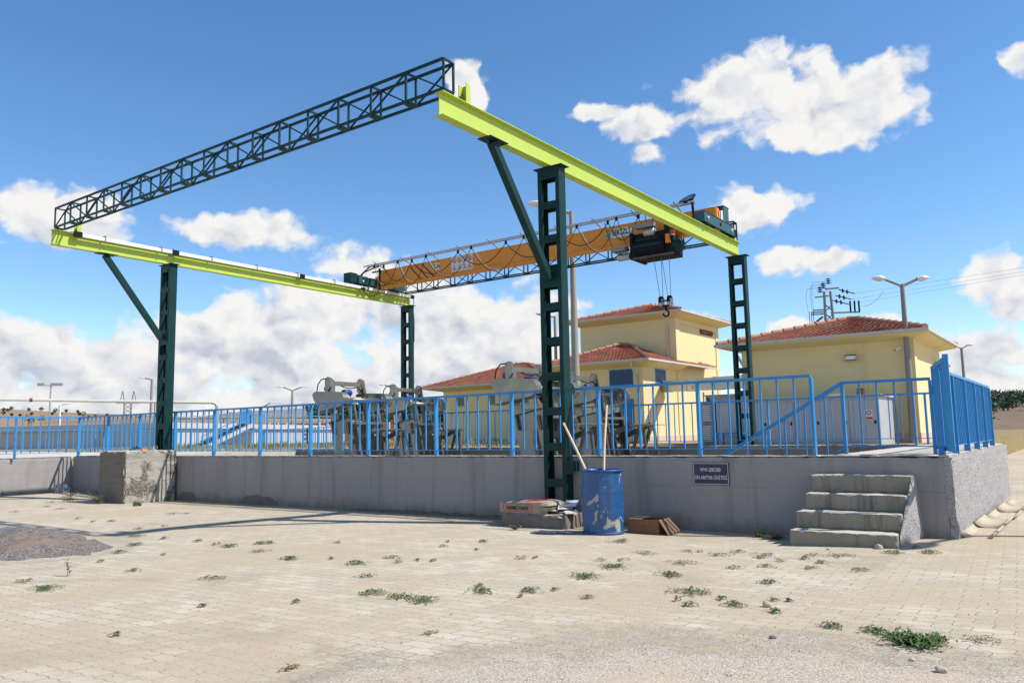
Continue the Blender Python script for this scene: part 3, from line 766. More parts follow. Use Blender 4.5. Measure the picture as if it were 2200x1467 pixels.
# gate leaf standing open at the corner
t = thing('gate_leaf', 'blue barred gate leaf standing open at the corner of the landing', 'gate', (-1.45, 11.1, 1.05))
N_ = Vector((-1.37, 10.72, 0)); F_ = Vector((-1.73, 12.30, 0)); d = (F_ - N_).normalized()
m = MB()
zt_, zb_ = 2.19, 1.06
for z in (zt_ - 0.025, zb_ + 0.03): m.bar(N_ + Vector((0, 0, z)), F_ + Vector((0, 0, z)), 0.045, 0.06)
for p in (N_, F_): m.bar(p + Vector((0, 0, zb_)), p + Vector((0, 0, zt_ + (0.03 if p is N_ else 0))), 0.06, 0.06, (0, 1, 0))
m.build('frame', 'blue_rail_paint', t)
for k_ in range(1, 12):
    p = N_.lerp(F_, k_ / 12); m = MB(); m.bar(p + Vector((0, 0, zb_ + 0.06)), p + Vector((0, 0, zt_ - 0.055)), 0.026, 0.03, (0, 1, 0)); m.build('baluster', 'blue_rail_paint', t)
m = MB(); m.bar((-1.56, 11.25, 0.98), (-1.56, 11.25, 1.085), 0.07, 0.10, (0, 1, 0)); m.build('hinge_foot', 'blue_rail_paint', t)
m = MB(); p = N_ + d * 0.03
m.add([N_ + Vector((0.032, 0, zb_)), F_ + Vector((0.032, 0, zb_ + 0.0)), F_ + Vector((0.032, 0, zb_ + 0.06)), N_ + Vector((0.032, 0, zb_ + 0.06))], [(0, 1, 2, 3)])
m.build('kick_strip', 'blue_rail_paint', t)

# ================================================================= CRANE
XR, XL = -7.09, -18.80
ZB, HB, BY0, BY1 = 5.845, 0.355, 8.10, 19.86
TFW = 0.16
frame = thing('crane_frame', 'open steel crane frame with lime runway beams on dark green lattice columns', 'crane frame', (-12.9, 14.0, 0))
def ibeam(x, y0, y1, zb, h, bw, tw=0.009, tf=0.012):
    m = MB()
    m.box(x - bw / 2, x + bw / 2, y0, y1, zb, zb + tf)
    m.box(x - bw / 2, x + bw / 2, y0, y1, zb + h - tf, zb + h)
    m.box(x - tw / 2, x + tw / 2, y0, y1, zb + tf, zb + h - tf)
    return m
for x in (XR, XL):
    rb = ibeam(x, BY0, BY1, ZB, HB, TFW).build('runway_beam', 'lime_paint', frame)
    m = MB(); m.box(x - 0.025, x + 0.025, BY0 + 0.4, BY1 - 0.3, ZB + HB, ZB + HB + 0.03); m.build('crane_rail', 'dull_steel', rb)
    for y in (BY0 + 0.62, BY1 - 0.42):
        m = MB(); s_ = 1 if y < 14 else -1
        m.box(x - 0.07, x + 0.07, y - 0.005, y + 0.005, ZB + HB, ZB + HB + 0.30); m.box(x - 0.075, x - 0.065, y - s_ * 0.10, y, ZB + HB, ZB + HB + 0.30) if s_ < 0 else m.box(x - 0.075, x - 0.065, y - 0.10, y, ZB + HB, ZB + HB + 0.30)
        m.box(x + 0.065, x + 0.075, y - 0.10 if s_ > 0 else y, y if s_ > 0 else y + 0.10, ZB + HB, ZB + HB + 0.30)
        m.build('end_stop', 'lime_paint', rb)
WC, DC = 0.43, 0.20
def column(x, y, z0, brace, lean=0.0):
    z1 = ZB - 0.015
    c = MB()
    for s_ in (-1, 1):
        xo = x + s_ * WC / 2
        c.box(min(xo, xo - s_ * 0.008), max(xo, xo - s_ * 0.008), y - DC / 2, y + DC / 2, z0, z1)
        for yy in (-1, 1):
            y_a = y + yy * DC / 2; y_b = y_a - yy * 0.012
            c.box(min(xo - s_ * 0.008, xo - s_ * 0.075), max(xo - s_ * 0.008, xo - s_ * 0.075), min(y_a, y_b), max(y_a, y_b), z0, z1)
    ob = c.build('column', 'dark_green_paint', frame)
    zz = [0.575 * k_ for k_ in range(1, 10)]
    def batten(za, zb_):
        for yy in (-1, 1):
            ya = y + yy * DC / 2; b = MB()
            b.box(x - WC / 2 + 0.012, x + WC / 2 - 0.012, min(ya, ya + yy * 0.008), max(ya, ya + yy * 0.008), za, zb_)
            b.build('batten_plate', 'dark_green_paint', ob)
    for z in zz:
        if z < z0 + 0.05: continue
        h = 0.065 if abs(z - 4.025) > 0.1 or not brace else 0.19
        zc = z if h < 0.1 else 3.96
        batten(zc - h, zc + h)
    batten(z1 - 0.2, z1 - 0.001)
    m = MB(); m.box(x - WC / 2 - 0.07, x + WC / 2 + 0.07, y - DC / 2 - 0.03, y + DC / 2 + 0.03, z1, z1 + 0.012); m.build('cap_plate', 'dark_green_paint', ob)
    m = MB(); m.box(x - WC / 2 - 0.08, x + WC / 2 + 0.08, y - DC / 2 - 0.06, y + DC / 2 + (0.0 if y < 15 else 0.06), z0, z0 + 0.02); m.build('base_plate', 'dark_green_paint', ob)
    if brace:
        m = MB(); m.bar((x, y - DC / 2 - 0.05, 3.92), (x, 9.32, ZB - 0.03), 0.12, 0.12); m.build('brace', 'dark_green_paint', ob)
        m = MB(); m.box(x - 0.13, x + 0.13, 9.12, 9.58, ZB - 0.012, ZB - 0.002); m.build('brace_pad', 'dark_green_paint', ob)
    return ob
YC = 10.97
cR = column(XR, YC, -0.1, True)
column(XL, YC, 1.14, True)
column(XR, BY1 - 0.12, 0.86, False)
column(XL, BY1 - 0.12, 0.86, False)
m = MB(); m.box(XR + WC / 2 - 0.02, XR + WC / 2 + 0.14, YC - 0.115, YC - 0.10, 0.72, 0.93); m.box(XR + WC / 2 + 0.001, XR + WC / 2 + 0.15, YC - 0.09, YC + 0.04, 0.76, 0.92); m.build('wall_bracket', 'dark_green_paint', cR)
def truss(y, side):
    z0, h, w, n = ZB + HB + 0.06, 0.45, 0.215, 16
    x0, x1 = XL - 0.03, XR + 0.03
    L = x1 - x0; t_ = 0.036
    ys = (y, y + w)
    T = MB()
    for yy in ys:
        for z in (z0, z0 + h):
            T.bar((x0, yy, z), (x1, yy, z), t_, t_)
    tr = T.build('tie_truss', 'green_truss_paint', frame)
    B = MB()
    for i in range(n + 1):
        x = x0 + L * i / n
        for yy in ys: B.bar((x, yy, z0), (x, yy, z0 + h), t_ * 0.8, t_ * 0.8)
        for z in (z0, z0 + h): B.bar((x, ys[0], z), (x, ys[1], z), t_ * 0.8, t_ * 0.8)
        if i < n:
            xb = x0 + L * (i + 1) / n
            if i % 2 == 0:
                B.bar((x, ys[0], z0), (xb, ys[0], z0 + h), t_ * 0.62, t_ * 0.62); B.bar((x, ys[1], z0 + h), (xb, ys[1], z0), t_ * 0.62, t_ * 0.62)
            else:
                B.bar((x, ys[0], z0 + h), (xb, ys[0], z0), t_ * 0.62, t_ * 0.62); B.bar((x, ys[1], z0), (xb, ys[1], z0 + h), t_ * 0.62, t_ * 0.62)
            B.box(x - 0.06, x + 0.10, ys[0] + 0.02, ys[1] - 0.02, z0 - 0.028, z0 - 0.02)
    B.build('lattice_bracing', 'green_truss_paint', tr)
truss(BY0 + 0.07, 0)
truss(BY1 - 0.36, 1)
# conductor rail on the left runway beam
t = thing('conductor_rail', 'white conductor rail fixed along the top edge of the left lime beam', 'conductor rail', (XL + 0.12, 14, 6.15))
xc_ = XL + 0.125
m = MB(); m.box(xc_ - 0.012, xc_ + 0.022, 8.62, BY1 - 0.02, 6.115, 6.205); m.build('housing', 'white_plastic', t)
for y in (8.62, 11.05, 15.1, BY1 - 0.02):
    m = MB(); m.box(xc_ - 0.02, xc_ + 0.034, y - 0.09, y + 0.09, 6.10, 6.222); m.build('joint_clamp', 'black_paint', t)
for y in rng(9.25, 19.2, 1.42):
    m = MB(); m.bar((XL - 0.06, y, 6.235), (xc_ + 0.032, y, 6.235), 0.03, 0.02); m.bar((xc_ + 0.024, y, 6.232), (xc_ + 0.024, y, 6.10), 0.012, 0.03); m.build('support_arm', 'rope_steel', t)
m = MB(); m.tube([(xc_ + 0.02, BY1 + 0.0, 6.15), (xc_ + 0.05, BY1 + 0.03, 6.0), (xc_ + 0.03, BY1 + 0.01, 5.8), (xc_ + 0.09, BY1 + 0.0, 5.3), (xc_ + 0.1, BY1 - 0.02, 4.6)], 0.012, 6); m.build('feed_cable', 'black_rubber', t)

# ---- travelling bridge
GY = 18.20; GZ0, GZ1 = 6.235, 6.80
bridge = thing('bridge_girder', 'orange overhead crane girder lying across the two lime beams', 'bridge crane', (-12.9, GY + 0.15, GZ0))
GX0, GX1 = -18.62, -7.02
m = MB(); m.box(GX0, GX1, GY, GY + 0.24, GZ0 + 0.015, GZ1 - 0.012); m.build('girder', 'orange_paint', bridge)
m = MB(); m.box(GX0, GX1, GY - 0.08, GY + 0.30, GZ0, GZ0 + 0.015); m.build('bottom_flange', 'orange_paint', bridge)
m = MB(); m.box(GX0, GX1, GY - 0.012, GY + 0.25, GZ1 - 0.012, GZ1); m.build('top_flange', 'orange_paint', bridge)
m = MB(); m.box(GX0 - 0.03, GX0 + 0.28, GY - 0.05, GY + 0.36, ZB + HB + 0.13, GZ0 - 0.003); m.box(GX0 - 0.14, GX0 - 0.003, GY - 0.02, GY + 0.3, 6.22, 6.62); m.build('end_bracket', 'orange_paint', bridge)
for k_, x in enumerate((GX0 + 1.35, GX0 + 1.62, GX0 + 1.89)):
    m = MB(); m.add([(x, GY - 0.004, GZ1 - 0.03), (x + 0.06, GY - 0.004, GZ1 - 0.03), (x + 0.58, GY - 0.004, GZ0 + 0.05), (x + 0.52, GY - 0.004, GZ0 + 0.05)], [(0, 3, 2, 1)]); m.build('black_stripe', 'black_print', bridge)
def endcarriage(x, motor):
    e_ = MB(); z0 = ZB + HB + 0.06
    e_.box(x - 0.13, x + 0.13, 17.35, 19.28, z0, z0 + 0.24)
    e_.box(x - 0.145, x + 0.145, 17.35, 19.28, z0 + 0.24, z0 + 0.25)
    ob = e_.build('end_carriage', 'teal_paint', bridge)
    for y in (17.55, 19.08):
        m = MB(); m.lathe((x, y, z0 + 0.05), [(0.001, -0.12), (0.11, -0.12), (0.11, 0.12), (0.001, 0.12)], 16, 'x'); m.build('wheel', 'black_paint', ob)
        m = MB(); m.lathe((x + 0.13, y, z0 + 0.10), [(0.05, 0), (0.05, 0.03), (0.001, 0.03)], 12, 'x'); m.build('axle_cap', 'galvanised', ob)
    m = MB(); m.lathe((x + 0.131, 18.35, z0 + 0.12), [(0.055, 0), (0.055, 0.004), (0.001, 0.004)], 14, 'x'); m.build('hole', 'black_paint', ob)
    m = MB(); m.box(x + 0.02, x + 0.14, 19.29, 19.36, z0 - 0.02, z0 + 0.18); m.build('buffer', 'black_rubber', ob)
    return ob
eR = endcarriage(XR, False)
eL = endcarriage(XL, True)
m = MB(); m.box(GX1 + 0.001, GX1 + 0.02, GY + 0.03, GY + 0.12, GZ0 + 0.2, GZ1 - 0.01); m.box(GX1 + 0.001, GX1 + 0.03, GY + 0.14, GY + 0.22, GZ0 + 0.15, GZ1 - 0.05); m.build('end_stiffener', 'orange_paint', bridge)
m = MB(); m.box(XR - 0.10, XR - 0.08, 18.62, 18.95, 6.55, 6.9); m.box(XR + 0.10, XR + 0.12, 18.62, 18.95, 6.55, 6.9); m.box(XR - 0.11, XR + 0.13, 18.6, 18.97, 6.9, 6.92); m.build('buffer_post', 'teal_paint', bridge)
for i, (y0, y1, dz) in enumerate(((16.98, 17.28, 0.3), (17.34, 17.52, 0.27), (17.58, 17.74, 0.25), (17.82, 18.08, 0.24))):
    m = MB(); m.box(XL - 0.15 + 0.02 * i, XL + 0.16, y0, y1, 6.28, 6.28 + dz); m.build('drive_motor' if i == 0 else 'control_box', 'dark_green_paint' if i == 0 else 'teal_paint', bridge)
m = MB(); m.box(XL + 0.1, XL + 0.42, 18.72, 19.2, 6.24, 6.45); m.build('motor_cover', 'teal_paint', bridge)
m = MB(); m.bar((XL + 0.15, GY - 0.25, 6.72), (XL + 0.55, GY - 0.25, 6.72), 0.05, 0.04); m.bar((XL + 0.50, GY - 0.27, 6.80), (XL + 0.50, GY - 0.27, 6.10), 0.05, 0.05); m.build('current_collector_arm', 'black_paint', bridge)
m = MB(); m.tube([(XL + 0.50, GY - 0.3, 6.12), (XL + 0.50, GY - 0.35, 5.98), (XL + 0.42, GY - 0.45, 5.88), (XL + 0.3, GY - 0.58, 5.90), (XL + 0.2, GY - 0.68, 6.02), (XL + 0.18, GY - 0.7, 6.12)], 0.012, 6)
m.box(XL + 0.12, XL + 0.22, GY - 0.75, GY - 0.62, 6.10, 6.15); m.build('collector_cable', 'black_rubber', bridge)
# festoon rails, arms, trolleys, loops
FY = GY - 0.36; FZ = GZ1 + 0.12
m = MB()
for dy in (0.0, 0.17): m.box(-18.95, -7.45, FY + dy - 0.02, FY + dy + 0.02, FZ, FZ + 0.032)
m.build('festoon_rail', 'galvanised', bridge)
for x in rng(-18.35, -7.9, 1.12):
    m = MB(); m.tube([(x, GY + 0.06, GZ1 + 0.02), (x, FY - 0.10, FZ + 0.055)], 0.020, 8); m.build('rail_arm', 'galvanised', bridge)
    m = MB(); m.box(x - 0.03, x + 0.03, GY - 0.03, GY - 0.014, GZ1 - 0.09, GZ1 + 0.01); m.build('arm_bracket', 'orange_paint', bridge)
def festoon(xs, y, sags, mat, r=0.013):
    m = MB()
    for (a, b), s_ in zip(zip(xs, xs[1:]), sags): m.tube(arc((a + 0.03, y, FZ - 0.09), (b - 0.03, y, FZ - 0.09), s_, 14), r, 6)
    m.build('festoon_cable', mat, bridge)
    for x in xs:
        q = MB(); q.box(x - 0.028, x + 0.028, y - 0.02, y + 0.02, FZ - 0.10, FZ - 0.005); q.build('cable_trolley', 'black_paint', bridge)
festoon([-18.2, -16.95, -15.05, -13.25, -11.45, -9.9, -9.0], FY + 0.17, [0.52, 0.50, 0.47, 0.52, 0.45, 0.5], 'black_rubber', 0.012)
festoon([-18.45, -17.4, -16.2, -14.4, -12.5, -10.75, -9.55, -8.45], FY, [0.62, 0.75, 0.72, 0.80, 0.78, 0.72, 1.0], 'black_rubber', 0.009)
m = MB()
for a, b, s_ in ((-18.38, -17.7, 0.55), (-17.3, -16.3, 0.6), (-16.1, -14.6, 0.62), (-14.3, -12.7, 0.66), (-12.4, -10.9, 0.66), (-10.65, -9.5, 0.66)):
    pts = arc((a, FY - 0.03, FZ - 0.09), (b, FY - 0.03, FZ - 0.09), s_ * 1.1, 14)[:9]
    m.tube(pts, 0.007, 5)
m.build('festoon_cable', 'white_cable', bridge)
m = MB()
for k_ in range(7):
    m.tube([Vector((-7.62 + (0.15 + 0.012 * k_) * math.cos(i * 0.45), FY + 0.08 + 0.10 * math.sin(i * 0.45), FZ + 0.05 + 0.012 * k_ + (0.05 + 0.005 * k_) * math.sin(i * 0.45 + 0.3 * k_))) for i in range(15)], 0.011, 5)
m.bar((-7.50, FY + 0.1, FZ + 0.1), (-7.46, FY + 0.1, 6.35), 0.05, 0.05)
m.build('coiled_cable', 'black_rubber', bridge)
m = MB(); m.tube([(-18.75, FY + 0.1, FZ), (-18.85, FY, FZ - 0.12), (-18.87, FY - 0.2, 6.62)], 0.02, 6); m.tube([(-18.4, FY + 0.15, FZ - 0.03), (-18.62, FY + 0.1, FZ - 0.07), (-18.80, FY - 0.1, 6.72), (-18.85, FY - 0.2, 6.6)], 0.022, 6); m.build('motor_cable', 'black_rubber', bridge)
# stickers
sy = GY - 0.004
m = MB(); m.lathe((-16.07, sy, 6.60), [(0.001, -0.001), (0.125, -0.001), (0.125, 0.002)], 20, 'y'); m.add([(-16.19, sy - 0.0015, 6.50), (-15.95, sy - 0.0015, 6.50), (-15.95, sy - 0.0015, 6.70), (-16.19, sy - 0.0015, 6.70)], [(0, 1, 2, 3)])
ob = m.build('capacity_plate', 'sticker_white', bridge); text('capacity_text', '2,5t', 0.17, 'black_print', ob, (-16.07, sy - 0.006, 6.60), bold=0.004)
m = MB(); m.box(-15.47, -14.64, sy - 0.002, sy + 0.002, 6.325, 6.785); sh_ = m.build('warning_sheet', 'sticker_white', bridge)
for i in range(4):
    cx = -15.355 + i * 0.20
    m = MB()
    n = 20; vs = []
    for k_ in range(n):
        a_ = 2 * math.pi * k_ / n
        for r in (0.083, 0.066): vs.append((cx + r * math.cos(a_), sy - 0.006, 6.665 + r * math.sin(a_)))
    m.add(vs, [(2 * k_, (2 * k_ + 2) % (2 * n), (2 * k_ + 3) % (2 * n), 2 * k_ + 1) for k_ in range(n)])
    if i in (0, 1, 3): m.bar((cx - 0.05, sy - 0.007, 6.715), (cx + 0.05, sy - 0.007, 6.615), 0.004, 0.014)
    tri = [(cx, 6.555), (cx + 0.085, 6.375), (cx - 0.085, 6.375)]; tin = [(cx, 6.53), (cx + 0.064, 6.388), (cx - 0.064, 6.388)]
    m.add([(a_, sy - 0.006, b_) for a_, b_ in tri + tin], [(0, 1, 4, 3), (1, 2, 5, 4), (2, 0, 3, 5)])
    m.build('prohibition_and_warning_symbols', 'red_print', sh_)
    m = MB(); m.add([(cx - 0.02, sy - 0.0065, 6.62), (cx + 0.025, sy - 0.0065, 6.62), (cx + 0.012, sy - 0.0065, 6.70), (cx - 0.012, sy - 0.0065, 6.71)], [(0, 1, 2, 3)])
    m.add([(cx - 0.014, sy - 0.0065, 6.395), (cx + 0.014, sy - 0.0065, 6.395), (cx + 0.008, sy - 0.0065, 6.49), (cx - 0.01, sy - 0.0065, 6.47)], [(0, 1, 2, 3)])
    m.build('symbol_figure', 'blue_print' if i == 2 else 'black_print', sh_)
# name plate
def octo(x0, x1, z0, z1, c, y):
    return [(x0 + c, z0), (x1 - c, z0), (x1, z0 + c), (x1, z1 - c), (x1 - c, z1), (x0 + c, z1), (x0, z1 - c), (x0, z0 + c)]
m = MB(); m.prism(octo(-9.96, -9.26, 6.455, 6.725, 0.08, 0), sy - 0.0015, sy + 0.003); m.prism(octo(-10.10, -9.93, 6.44, 6.71, 0.055, 0), sy - 0.0015, sy + 0.003); m.build('name_plate_edge', 'teal_print', bridge)
m = MB(); m.prism(octo(-9.95, -9.27, 6.465, 6.715, 0.077, 0), sy - 0.004, sy + 0.0); m.prism(octo(-10.09, -9.94, 6.45, 6.70, 0.05, 0), sy - 0.004, sy)
ob = m.build('name_plate', 'sticker_white', bridge)
text('plate_text', 'SEKİZLİ', 0.20, 'teal_print', ob, (-9.61, sy - 0.007, 6.60), width=0.54, bold=0.006)
m = MB(); m.box(-9.60, -9.35, sy - 0.006, sy - 0.0045, 6.488, 6.494); m.build('plate_underline', 'teal_print', ob)
text('plate_emblem', 'S', 0.27, 'teal_print', ob, (-10.015, sy - 0.007, 6.575), width=0.125, bold=0.022)
text('plate_emblem_core', 'S', 0.27, 'yellow_green_print', ob, (-10.015, sy - 0.010, 6.575), width=0.10, bold=0.004)

# ---- hoist
hoist = thing('rope_hoist', 'black electric rope hoist hanging from the orange girder, with its hook block', 'hoist', (-8.8, GY, 5.7))
HY = GY - 0.1
def hb(name, mat, *bx, parent=hoist):
    m = MB()
    for b_ in bx: m.box(*b_)
    return m.build(name, mat, parent)
hb('trolley_frame', 'black_paint', (-9.07, -8.21, GY - 0.36, GY - 0.09, 5.95, 6.36), (-9.16, -9.08, GY - 0.42, GY + 0.38, 5.72, 6.40), (-8.2, -8.08, GY - 0.42, GY + 0.38, 5.78, 6.5))
m = MB(); m.lathe((-8.75, GY - 0.22, 6.0), [(0.001, -0.32), (0.17, -0.32), (0.17, 0.55), (0.001, 0.55)], 20, 'x'); m.build('rope_drum', 'black_paint', hoist)
hb('lower_housing', 'black_paint', (-9.15, -8.05, GY - 0.5, GY + 0.3, 5.74, 5.84), (-9.07, -8.2, GY - 0.47, GY + 0.2, 5.86, 6.10))
hb('rib', 'dark_green_paint', (-9.05, -8.3, GY - 0.475, GY - 0.47, 5.99, 6.05), (-9.05, -8.4, GY - 0.375, GY - 0.362, 6.18, 6.22))
hb('upper_cabinet', 'grey_plastic', (-8.98, -8.45, GY - 0.5, GY - 0.3, 6.48, 6.58))
m = MB(); m.lathe((-8.62, GY - 0.36, 6.36), [(0.001, -0.14), (0.10, -0.14), (0.10, 0.14), (0.001, 0.14)], 18, 'x'); m.build('travel_motor', 'galvanised', hoist)
hb('left_cabinet', 'grey_plastic', (-9.70, -9.30, GY - 0.45, GY - 0.2, 5.99, 6.09))
m = MB(); m.lathe((-9.38, GY - 0.25, 5.86), [(0.001, -0.22), (0.08, -0.22), (0.10, -0.19), (0.10, 0.3), (0.001, 0.3)], 18, 'x'); m.build('hoist_motor', 'galvanised', hoist)
hb('rope_guide', 'dull_steel', (-9.05, -7.95, GY - 0.52, GY - 0.44, 5.70, 5.73), (-9.0, -8.0, GY - 0.50, GY - 0.48, 5.775, 5.79))
hb('limit_switch', 'orange_plastic', (-8.13, -8.03, GY - 0.52, GY - 0.44, 5.98, 6.20))
hb('alarm_light', 'red_paint', (-8.02, -7.93, GY - 0.45, GY - 0.36, 6.20, 6.30))
hb('alarm_light_base', 'white_plastic', (-8.01, -7.94, GY - 0.44, GY - 0.37, 6.17, 6.199))
m = MB(); m.lathe((-7.88, GY - 0.3, 5.95), [(0.001, -0.15), (0.12, -0.15), (0.15, -0.1), (0.15, 0.05), (0.08, 0.1), (0.001, 0.1)], 16, 'x'); m.box(-8.08, -7.98, GY - 0.4, GY - 0.1, 5.8, 6.22); m.build('brake_motor', 'dark_green_paint', hoist)
m = MB(); m.tube(arc((-7.9, GY - 0.35, 6.12), (-7.75, GY - 0.3, 6.02), 0.0, 2) + [Vector((-7.68, GY - 0.3, 5.9)), Vector((-7.76, GY - 0.3, 5.78)), Vector((-7.9, GY - 0.3, 5.76))], 0.010, 6); m.build('motor_lead', 'black_rubber', hoist)
m = MB(); m.tube(arc((-9.9, FY, FZ - 0.09), (-9.35, FY - 0.05, 5.95), 0.35, 12), 0.010, 6); m.tube(arc((-8.75, FY, FZ - 0.02), (-8.06, FY - 0.1, 6.25), 0.75, 14), 0.011, 6); m.build('supply_cable', 'black_rubber', hoist)
for a_, b_ in ((-8.66, -8.53), (-8.46, -8.45), (-8.44, -8.32), (-8.24, -8.24)):
    m = MB(); m.tube([(a_, HY, 5.74), (b_, HY, 4.73)], 0.008, 5); m.build('wire_rope', 'rope_steel', hoist)
blk = hb('hook_block', 'dull_steel', (-8.48, -8.28, HY - 0.02, HY + 0.02, 4.60, 4.64))
for x in (-8.50, -8.27):
    m = MB(); m.lathe((x, HY, 4.63), [(0.001, -0.035), (0.11, -0.035), (0.115, -0.02), (0.10, 0), (0.115, 0.02), (0.11, 0.035), (0.001, 0.035)], 20, 'x'); m.build('sheave', 'black_paint', blk)
    m = MB(); m.box(x - 0.05, x + 0.05, HY - 0.09, HY + 0.09, 4.50, 4.58); m.prismx([(HY - 0.05, 4.50), (HY + 0.05, 4.50), (HY + 0.1, 4.66), (HY - 0.1, 4.66)], x + 0.038, x + 0.048); m.build('sheave_guard', 'galvanised', blk)
m = MB(); m.box(-8.46, -8.31, HY - 0.04, HY + 0.04, 4.47, 4.51); m.tube([(-8.385, HY, 4.50), (-8.385, HY, 4.38)], 0.03, 8)
m.tube([(-8.385 + 0.075 * math.sin(a_), HY, 4.30 - 0.075 * math.cos(a_) * -1) for a_ in [i * 0.4 for i in range(13)]], 0.022, 8); m.build('hook', 'black_paint', blk)

# ================================================================= SCREENING MACHINES
GUARD = [(-10.56, 2.48), (-10.54, 2.53), (-10.48, 2.565), (-10.41, 2.575), (-9.56, 2.53), (-9.46, 2.51), (-9.39, 2.45), (-9.35, 2.37), (-9.355, 2.29), (-9.40, 2.22), (-9.48, 2.165), (-9.57, 2.14), (-10.17, 2.05), (-10.23, 2.05), (-10.28, 2.10), (-10.37, 2.21), (-10.5, 2.36)]
def chain(m, a, b, w):
    a = Vector(a); b = Vector(b); n = int((b - a).length / 0.055)
    for i in range(n):
        p = a.lerp(b, (i + 0.5) / n)
        m.box(p.x - 0.018, p.x + 0.018, p.y - w, p.y + w, p.z - 0.016, p.z + 0.016)
def machine(label):
    t = thing('bar_screen', label, 'screening machine', (-10.29, 14.0, 0.25), 'stainless steel bar screens in the basin')
    S = 'stainless_steel'; D = 'dull_steel'
    m = MB(); m.prism(GUARD, 13.70, 13.90); m.build('chain_guard', S, t)
    m = MB(); m.prism([(-10.42, 2.02), (-9.42, 2.165), (-9.42, 2.145), (-10.42, 2.0)], 13.66, 13.95); m.build('guard_ledge', D, t)
    m = MB(); m.prism([(x + 0.02, z) for x, z in GUARD], 15.42, 15.44)
    n = len(GUARD)
    m.add([(x + 0.02, 15.20, z) for x, z in GUARD] + [(x + 0.02, 15.42, z) for x, z in GUARD], [(i, i + 1, i + 1 + n, i + n) for i in range(n - 1)])
    m.build('rear_chain_guard', S, t)
    m = MB(); m.lathe((-9.58, 14.4, 2.34), [(0.001, -0.5), (0.055, -0.5), (0.055, 0.85), (0.001, 0.85)], 14, 'y'); m.lathe((-9.58, 15.16, 2.34), [(0.001, 0), (0.14, 0), (0.14, 0.04), (0.001, 0.04)], 18, 'y'); m.lathe((-9.58, 14.0, 2.34), [(0.001, 0), (0.12, 0), (0.12, 0.05), (0.001, 0.05)], 18, 'y'); m.build('drive_shaft', S, t)
    pl = [(-10.16, 1.75), (-9.41, 1.89), (-9.20, 0.55), (-9.33, 0.55), (-9.54, 1.48), (-9.71, 1.46), (-9.52, 0.55), (-9.90, 0.55)]
    for y in (13.98, 15.10):
        m = MB(); m.prism(pl, y, y + 0.02); ob = m.build('side_plate', S if y < 15 else D, t)
        m = MB(); m.prism([(-10.20, 1.765), (-9.39, 1.915), (-9.39, 1.895), (-10.20, 1.745)], y - 0.07, y + 0.08); m.build('plate_flange', D, ob)
        for x in (-10.06, -9.5):
            m = MB(); m.prism([(x - 0.02, 1.76), (x + 0.02, 1.77), (x + 0.08, 1.45), (x + 0.05, 1.45)], y - 0.06, y - 0.002); m.build('gusset', D, ob)
        m = MB(); m.prism([(-10.16, 2.05), (-10.0, 2.08), (-9.93, 1.80), (-10.15, 1.76)], y, y + 0.09); m.build('neck', S, ob)
        # inclined mast
        m = MB(); m.prism([(-10.31, 2.90), (-10.20, 2.93), (-10.02, 2.05), (-10.14, 2.05)] if y < 15 else [(-10.31, 2.90), (-10.19, 2.93), (-9.55, 0.4), (-9.75, 0.4)], y + 0.0, y + 0.09); m.build('mast', S if y < 15 else D, ob)
        m = MB(); m.prism([(-10.36, 2.88), (-10.28, 2.965), (-10.17, 2.95), (-10.15, 2.70), (-10.27, 2.56), (-10.35, 2.6)], y - 0.03, y - 0.002); m.build('head_plate', S, ob)
    m = MB(); m.box(-10.30, -10.18, 14.07, 15.10, 2.74, 2.85); m.box(-10.26, -10.18, 14.075, 14.15, 2.5, 2.74); m.build('top_crossbar', S, t)
    m = MB(); m.lathe((-10.02, 14.42, 2.55), [(0.001, -0.14), (0.075, -0.14), (0.085, -0.10), (0.085, 0.10), (0.07, 0.13), (0.001, 0.13)], 16, 'y'); m.box(-10.08, -9.96, 14.35, 14.5, 2.40, 2.48); m.build('gear_motor', 'motor_blue', t)
    m = MB(); m.lathe((-10.40, 14.02, 2.66), [(0.001, 0), (0.075, 0), (0.09, 0.06), (0.075, 0.14), (0.001, 0.14)], 14, 'y'); m.build('end_motor', 'motor_blue', t)
    m = MB(); m.tube([(-10.32, 13.95, 2.92), (-10.44, 13.9, 2.90), (-10.54, 13.88, 2.78), (-10.56, 13.86, 2.62), (-10.55, 13.85, 2.56)], 0.016, 6)
    m.tube(arc((-10.24, 14.05, 2.93), (-10.16, 14.9, 2.72), 0.12, 8), 0.014, 6); m.tube([(-10.16, 14.9, 2.72), (-10.0, 15.0, 2.55), (-9.75, 14.9, 2.42)], 0.014, 6); m.build('power_cable', 'black_rubber', t)
    for y in (14.14, 14.98):
        for dx in (0.0, 0.22):
            m = MB(); chain(m, (-9.70 + dx, y, 2.35), (-9.30 + dx, y, 0.55), 0.03); m.bar((-9.72 + dx, y + 0.04, 2.35), (-9.32 + dx, y + 0.04, 0.55), 0.012, 0.03); m.build('link_chain', 'rope_steel' if dx else S, t)
    m = MB(); m.box(-9.45, -9.25, 14.05, 15.1, 1.70, 1.76); m.tube([(-9.36, 14.0, 1.72), (-9.36, 15.1, 1.72)], 0.035, 8); m.build('rake_bar', S, t)
    m = MB(); m.prism([(-9.95, 1.4), (-9.9, 0.5), (-9.55, 0.5), (-9.6, 1.4)], 15.05, 15.08); m.prism([(-10.05, 1.7), (-9.45, 1.8), (-9.2, 0.5), (-9.8, 0.5)], 14.55, 14.57); m.build('screen_deck', D, t)
    # discharge table
    for y in (14.02, 15.0): m = MB(); m.bar((-9.53, y, 1.18), (-8.55, y, 1.56), 0.03, 0.12); m.build('table_arm', D, t)
